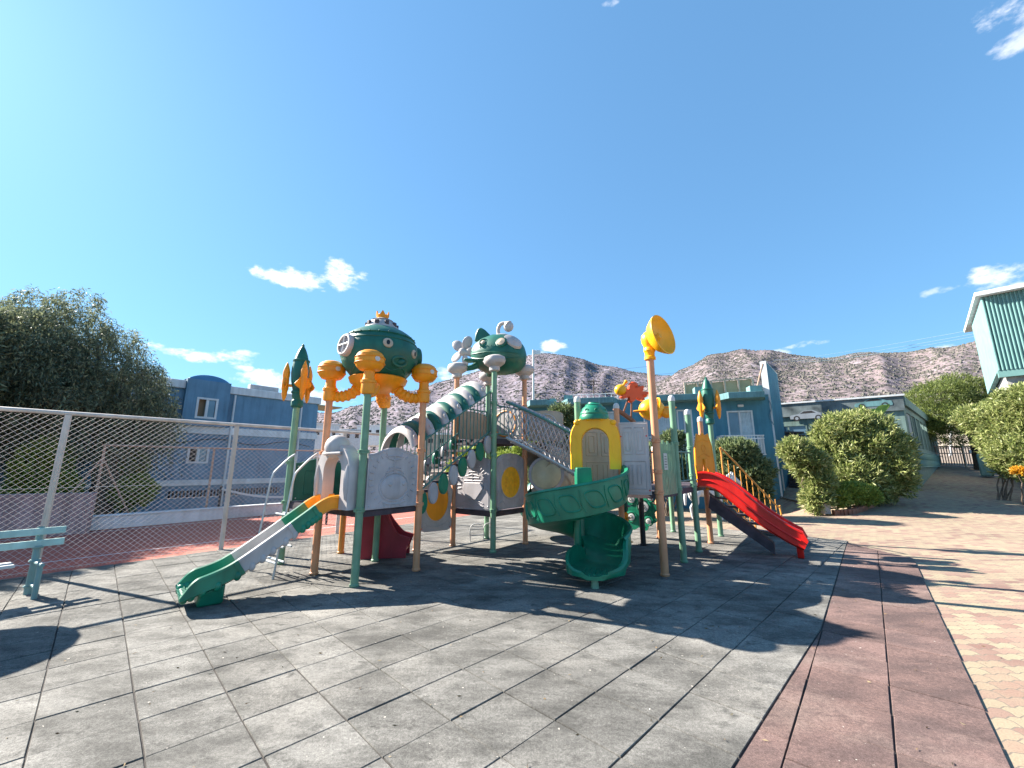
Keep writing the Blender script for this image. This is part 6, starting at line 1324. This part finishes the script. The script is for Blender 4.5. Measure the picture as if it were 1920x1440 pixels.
for (x, a, r_, m1) in ((-.12, math.pi - .42, .085, 'cream'), (.33, math.pi - .40, .10, 'cream')):
    p_, nn = fsurf(x, a); mb = MB(); mb.lathe([(r_ * 1.35, -.03), (r_ * 1.35, .015), (r_ * 1.1, .03), (r_, .012)], p_, nn, 22); rg = P(mb, 'window_ring', 'dgreen', fi); mb = MB(); mb.lathe([(r_ * (.62 if x < 0 else 1.0), .0), (r_ * (.6 if x < 0 else .97), .03), (0, .045)], p_, nn, 20); P(mb, 'window_disc', m1, rg)
mb = MB(); p_, nn = fsurf(.56, math.pi * .78); mb.lathe([(.2, -.05), (.19, .02), (.12, .055), (0, .065)], p_, (nn + fx * .6).normalized(), 22, sx=.8, sy=1.2); P(mb, 'cockpit_patch', 'lgrey', fi)
mb = MB(); fr = (FP(-.30, 0, .38), fx, Z, fy); mb.prism([(-.25, 0), (.3, .02), (.16, .12), (.02, .27), (-.08, .34), (-.16, .32), (-.22, .2)], fr, -.06, .06); P(mb, 'dorsal_fin', 'dgreen', fi, bevel=.03)
mb = MB(); mb.ell(FP(.12, 0, .42), (.25, .16, .08), Matrix.Rotation(math.atan2(fx.y, fx.x), 3, 'Z'), 20, 8); P(mb, 'top_plate', 'lgrey', fi)
mb = MB(); pts = bez([FP(.1, 0, .42), FP(.06, 0, .6), FP(.12, 0, .74), FP(.24, 0, .76), FP(.32, 0, .70)], 6); mb.tube(pts, [.045] * (len(pts) - 6) + [.05, .06, .08, .1, .11, .115], 16); mb.ell(FP(.33, 0, .66), (.125, .09, .13), Matrix.Rotation(math.atan2(fx.y, fx.x), 3, 'Z'), 18, 10); P(mb, 'snorkel', 'lgrey', fi)
pc_ = FP(-.80, -.10, .13); mb = MB(); mb.ell(pc_ - fx * .03, (.1, .1, .1), None, 16, 10); mb.tube([pc_, FP(-.5, 0, .03)], .07, 12); pr_ = P(mb, 'propeller', 'lgrey', fi); pn = (-fx * .45 + Vector((0, -1, -.1))).normalized()
t1 = pn.cross(Z).normalized(); t2 = pn.cross(t1)
for k in range(5):
    a = R(90 + 72 * k + 8); dv = t1 * math.cos(a) + t2 * math.sin(a); sv = pn.cross(dv); c_ = pc_ + dv * .235; mb = MB(); rot = Matrix((dv, (sv + pn * .35).normalized(), pn)).transposed(); mb.ell(c_, (.17, .125, .03), rot, 18, 8); P(mb, 'blade', 'lgrey', pr_)
for s in (-1,):
    mb = MB(); fr = (FP(-.3, s * .28, -.2), (-fx * .6 + fy * s * .8).normalized(), fx, Z); mb.prism([(0, -.25), (.28, -.12), (.36, -.02), (.34, .08), (.2, .12), (0, .2)], fr, -.025, .025); P(mb, 'side_fin', 'lgrey' if s > 0 else 'dgreen', fi, bevel=.015)
for i, p in enumerate((cg, orr, oo, bk)):
    q = Vector((p.x, p.y, 0)); mb = MB(); mb.lathe([(.075, 3.68), (.10, 3.70), (.10, 3.78), (.13, 3.80), (.19, 3.85), (.21, 3.92), (.19, 3.99), (.12, 4.03), (0, 4.04)], q, n=24, sx=1.25, xa=W); pdp = P(mb, 'corner_pod', 'lgrey', fi); e = q + Z * 3.93; dv = (q - C2).normalized()
    mb = MB(); mb.tube([e - W * .2, e - W * .33 + Z * .02], [.05, .008], 10); P(mb, 'pod_snout', 'dgreen' if i % 2 else 'lgrey', pdp); c3 = C2 + Z * 3.98
    mb = MB(); mb.tube([q + Z * 3.86, q.lerp(C2, .45) + Z * 3.95, q.lerp(C2, .8) + Z * 4.1], [.05, .07, .12], 12); P(mb, 'pod_arm', 'dgreen', pdp)
# yellow dish on its elbow
dq = Vector((pd_.x, pd_.y, 3.48)); mb = MB(); mb.lathe([(.075, 0), (.095, .01), (.095, .05), (.08, .07), (.085, .14), (.10, .16), (.10, .2), (.09, .22), (.1, .26), (.125, .32), (.13, .38), (.12, .44), (.07, .5), (0, .52)], dq, n=26)
dn_ = Vector((.80, -.42, -.26)).normalized(); hc = dq + Z * .38; mb.tube([hc - dn_ * .03, hc + dn_ * .16], [.10, .09], 18)
el_ = P(mb, 'dish_elbow', 'yellow'); mb = MB(); o_ = hc + dn_ * .12
dn2 = Vector((.60, -.72, .16)).normalized(); dc = o_ + Z * .04
mb.lathe([(.05, -.05), (.16, -.02), (.26, .04), (.32, .12), (.355, .18), (.362, .205), (.345, .21), (.31, .15), (.24, .085), (.13, .05), (.0, .04)], dc - dn2 * .05, dn2, 40, xa=Z)
ds = P(mb, 'dish', 'yellow', el_); mb = MB(); mb.lathe([(.05, .06), (.045, .1), (.06, .11), (.04, .14), (0, .15)], dc - dn2 * .05, dn2, 14); P(mb, 'dish_hub', 'yellow', ds)
# bird and bee topper on a bent brown post over tower 3
bq = qb; mb = MB(); mb.tube(bez([bq + Z * 1.2, bq + Z * 2.35, bq + Z * 2.62 + Vector((-.03, 0, 0)), bq + Vector((-.25, -.02, 2.82)), bq + Vector((-.50, -.04, 2.98))], 7), .052, 14); bp = P(mb, 'bent_post', 'brown')
def BP(x, y, z): return Vector((bq.x + x, bq.y - .1 + y, z))
bb = D(1188, 738, bq.y - .1); mb = MB(); fr = (bb, Vector((1, 0, 0)), Z, Vector((0, -1, 0)))
mb.prism([((.24 + .07 * math.cos(7 * t)) * math.cos(t) * 1.1, (.16 + .05 * math.cos(7 * t)) * math.sin(t)) for t in np.linspace(0, 2 * math.pi, 70)[:-1]], fr, -.09, .09); bd_ = P(mb, 'bird_body', 'verm', bp, bevel=.03)
mb = MB(); mb.ell(bb + Vector((-.30, -.02, .08)), (.14, .12, .13), None, 18, 12); mb.tube([bb + Vector((-.24, 0, .18)), bb + Vector((-.17, 0, .27))], .025, 8); mb.ell(bb + Vector((-.16, 0, .28)), (.045, .045, .04), None, 12, 8); P(mb, 'bird_head', 'yellow', bd_)
mb = MB()
for i, (x, z) in enumerate(((.0, .2), (.12, .1), (.2, -.02))): mb.ell(bb + Vector((x, -.02, z)), (.11, .05, .075), None, 14, 8)
P(mb, 'bird_crest', 'verm', bd_)
mb = MB(); mb.tube([bb + Vector((-.05, 0, -.1)), bq + Vector((-.12, -.03, 2.72))], .02, 6); mb.tube([bb + Vector((-.12, 0, -.1)), bq + Vector((-.3, -.03, 2.85))], .02, 6); P(mb, 'bird_leg', 'brown', bd_)
be = D(1222, 768, bq.y + .2); mb = MB(); mb.ell(be, (.30, .26, .26), None, 24, 14); mb.tube([be + Vector((.26 * math.cos(a) * .3, -.0 + .27 * math.sin(a), .27 * math.cos(a))) + Vector((.08, 0, 0)) for a in np.linspace(0, 2 * math.pi, 25)[:-1]], .02, 6, closed=True)
bz = P(mb, 'bee_body', 'yellow', bp); mb = MB(); mb.ell(be + Vector((.38, .0, .05)), (.22, .1, .035), None, 16, 8); mb.ell(be + Vector((-.28, -.1, -.05)), (.2, .1, .03), None, 16, 8); mb.ell(be + Vector((.28, -.15, -.1)), (.13, .08, .12), None, 16, 8); P(mb, 'bee_wing', 'orange', bz)
# small metal step frame behind tower 2
sf = Vector((-.95, 9.75, 0)); mb = MB()
for k in (0, .3): mb.tube(bez([sf + Vector((k, k * .5, .0)), sf + Vector((k, k * .5, .3)), sf + Vector((k + .12, k * .5 + .1, .36)), sf + Vector((k + .25, k * .5 + .12, .34))], 4), .014, 6)
for z in (.12, .25): mb.tube([sf + Z * z, sf + Vector((.3, .15, z))], .014, 6)
P(mb, 'step_frame', 'white')

# ------------------------------------------------------------------ bench
E0 = Vector((-6.42, 5.98, 0)); ba = Vector((-.545, -.84, 0)).normalized(); bn = Vector((.84, -.545, 0)).normalized()
bn_ = empty('park_bench', E0 + ba * .9, 'pale aqua slatted bench with its back to the chain link fence at the left edge', 'bench')
for z in (.80, .645):
    mb = MB(); A, B_ = E0 - ba * .12, E0 + ba * 1.75; off = -bn * (.02 + (z - .6) * .18); fr = (A + off + Z * z, ba, (Z - bn * .18).normalized(), bn); mb.prism([(0, -.045), (1.87, -.045), (1.87, .045), (0, .045)], fr, 0, .03); part(mb, 'back_slat', 'bench', bn_, smooth=False, bevel=.006)
for k in range(3):
    mb = MB(); A = E0 + ba * .35 + bn * (.08 + .12 * k) + Z * .43; fr = (A, ba, bn, Z); mb.prism([(0, 0), (1.4, 0), (1.4, .10), (0, .10)], fr, 0, .032); part(mb, 'seat_slat', 'white', bn_, smooth=False, bevel=.006)
for s in (.12, 1.5):
    q = E0 + ba * s; mb = MB(); mb.tube([q - bn * .02, q - bn * .02 + Z * .4, q - bn * .09 + Z * .86], [.045, .04, .035], 8); mb.tube([q + bn * .36, q + bn * .33 + Z * .41], .03, 8); mb.tube([q - bn * .05 + Z * .40, q + bn * .45 + Z * .42], .022, 8); mb.tube([q - bn * .05 + Z * .14, q + bn * .36 + Z * .12], .018, 8)
    for z in (.1, .42, .6): mb.lathe([(.05, z - .02), (.062, z), (.05, z + .02)], q - bn * .03, n=10)
    part(mb, 'bench_leg', 'benchleg', bn_)
# white horse figure behind the red slide
hb = D(1318, 940, 13.2); hb.z = 0; hs = empty('horse_figure', hb, 'white life-size pony statue standing behind the red slide', 'statue')
def skin(name, nodes, edges, m, par, root=0, sub=2):
    me = bpy.data.meshes.new(name); loc = par.location; me.from_pydata([Vector(n_[:3]) - loc for n_ in nodes], edges, []); o = bpy.data.objects.new(name, me); COL.objects.link(o); o.parent = par; me.materials.append(M[m])
    sk = o.modifiers.new('skin', 'SKIN'); sk.use_smooth_shade = True
    for i, n_ in enumerate(nodes): me.skin_vertices[0].data[i].radius = (n_[3], n_[3] if len(n_) < 5 else n_[4]); me.skin_vertices[0].data[i].use_root = i == root
    s_ = o.modifiers.new('sub', 'SUBSURF'); s_.levels = sub; s_.render_levels = sub; return o
x0, y0 = hb.x, hb.y
nd_ = [(x0 - .25, y0, .92, .20), (x0 + .1, y0, .90, .19), (x0 + .45, y0, .93, .20), (x0 + .70, y0, 1.08, .13), (x0 + .90, y0, 1.24, .09), (x0 + 1.02, y0, 1.30, .085), (x0 + 1.17, y0 - .03, 1.18, .055), (x0 + 1.26, y0 - .04, 1.10, .045),
       (x0 + .48, y0 - .12, .72, .085), (x0 + .49, y0 - .12, .45, .05), (x0 + .47, y0 - .12, .12, .035), (x0 + .50, y0 - .12, .03, .05),
       (x0 + .50, y0 + .12, .72, .085), (x0 + .52, y0 + .12, .45, .05), (x0 + .50, y0 + .12, .12, .035), (x0 + .53, y0 + .12, .03, .05),
       (x0 - .28, y0 - .13, .70, .11), (x0 - .22, y0 - .13, .55, .06), (x0 - .36, y0 - .13, .38, .045), (x0 - .33, y0 - .13, .12, .035), (x0 - .30, y0 - .13, .03, .05),
       (x0 - .28, y0 + .13, .70, .11), (x0 - .20, y0 + .13, .55, .06), (x0 - .34, y0 + .13, .38, .045), (x0 - .31, y0 + .13, .12, .035), (x0 - .28, y0 + .13, .03, .05),
       (x0 - .45, y0, .95, .05), (x0 - .55, y0, .75, .06), (x0 - .56, y0, .45, .03), (x0 + .99, y0 - .06, 1.40, .025), (x0 + 1.0, y0 - .07, 1.47, .01), (x0 + .99, y0 + .06, 1.40, .025), (x0 + 1.0, y0 + .07, 1.47, .01)]
ed_ = [(0, 1), (1, 2), (2, 3), (3, 4), (4, 5), (5, 6), (6, 7), (2, 8), (8, 9), (9, 10), (10, 11), (2, 12), (12, 13), (13, 14), (14, 15), (0, 16), (16, 17), (17, 18), (18, 19), (19, 20), (0, 21), (21, 22), (22, 23), (23, 24), (24, 25), (0, 26), (26, 27), (27, 28), (5, 29), (29, 30), (5, 31), (31, 32)]
skin('body', nd_, ed_, 'horse', hs, 1)
mb = MB()
for k in range(7): q = Vector((x0 + .58 + k * .065, y0 - .02, 1.14 + k * .045)); mb.ell(q, (.05, .035, .09), None, 8, 6)
part(mb, 'mane', 'horse', hs)

# ------------------------------------------------------------------ dry leaves and grit blown on to the tiles
n = 420; xy = np.column_stack([RNG.uniform(-6, 7, n), RNG.uniform(2.4, 12, n)]); ok = [(Vector(p) - FA).dot(fn) < -.1 and (Vector(p) - PB).dot(n49) < 1.5 for p in xy]; xy = xy[ok]; n = len(xy)
C = np.column_stack([xy, np.full(n, .006)]); an = RNG.uniform(0, 6.28, n); Dd = np.column_stack([np.cos(an), np.sin(an), RNG.uniform(0, .25, n)])
M['dryleaf'] = leafmat('dry_leaves', [(.10, .06, .03), (.22, .15, .07), (.3, .25, .16)], .8, .1)
tag(leafmesh('leaf_litter', C, Dd, RNG.uniform(.012, .05, n), RNG.uniform(.006, .014, n), 'dryleaf'), 'tiny dry leaves scattered over the rubber tiles', 'leaf litter', kind='stuff')
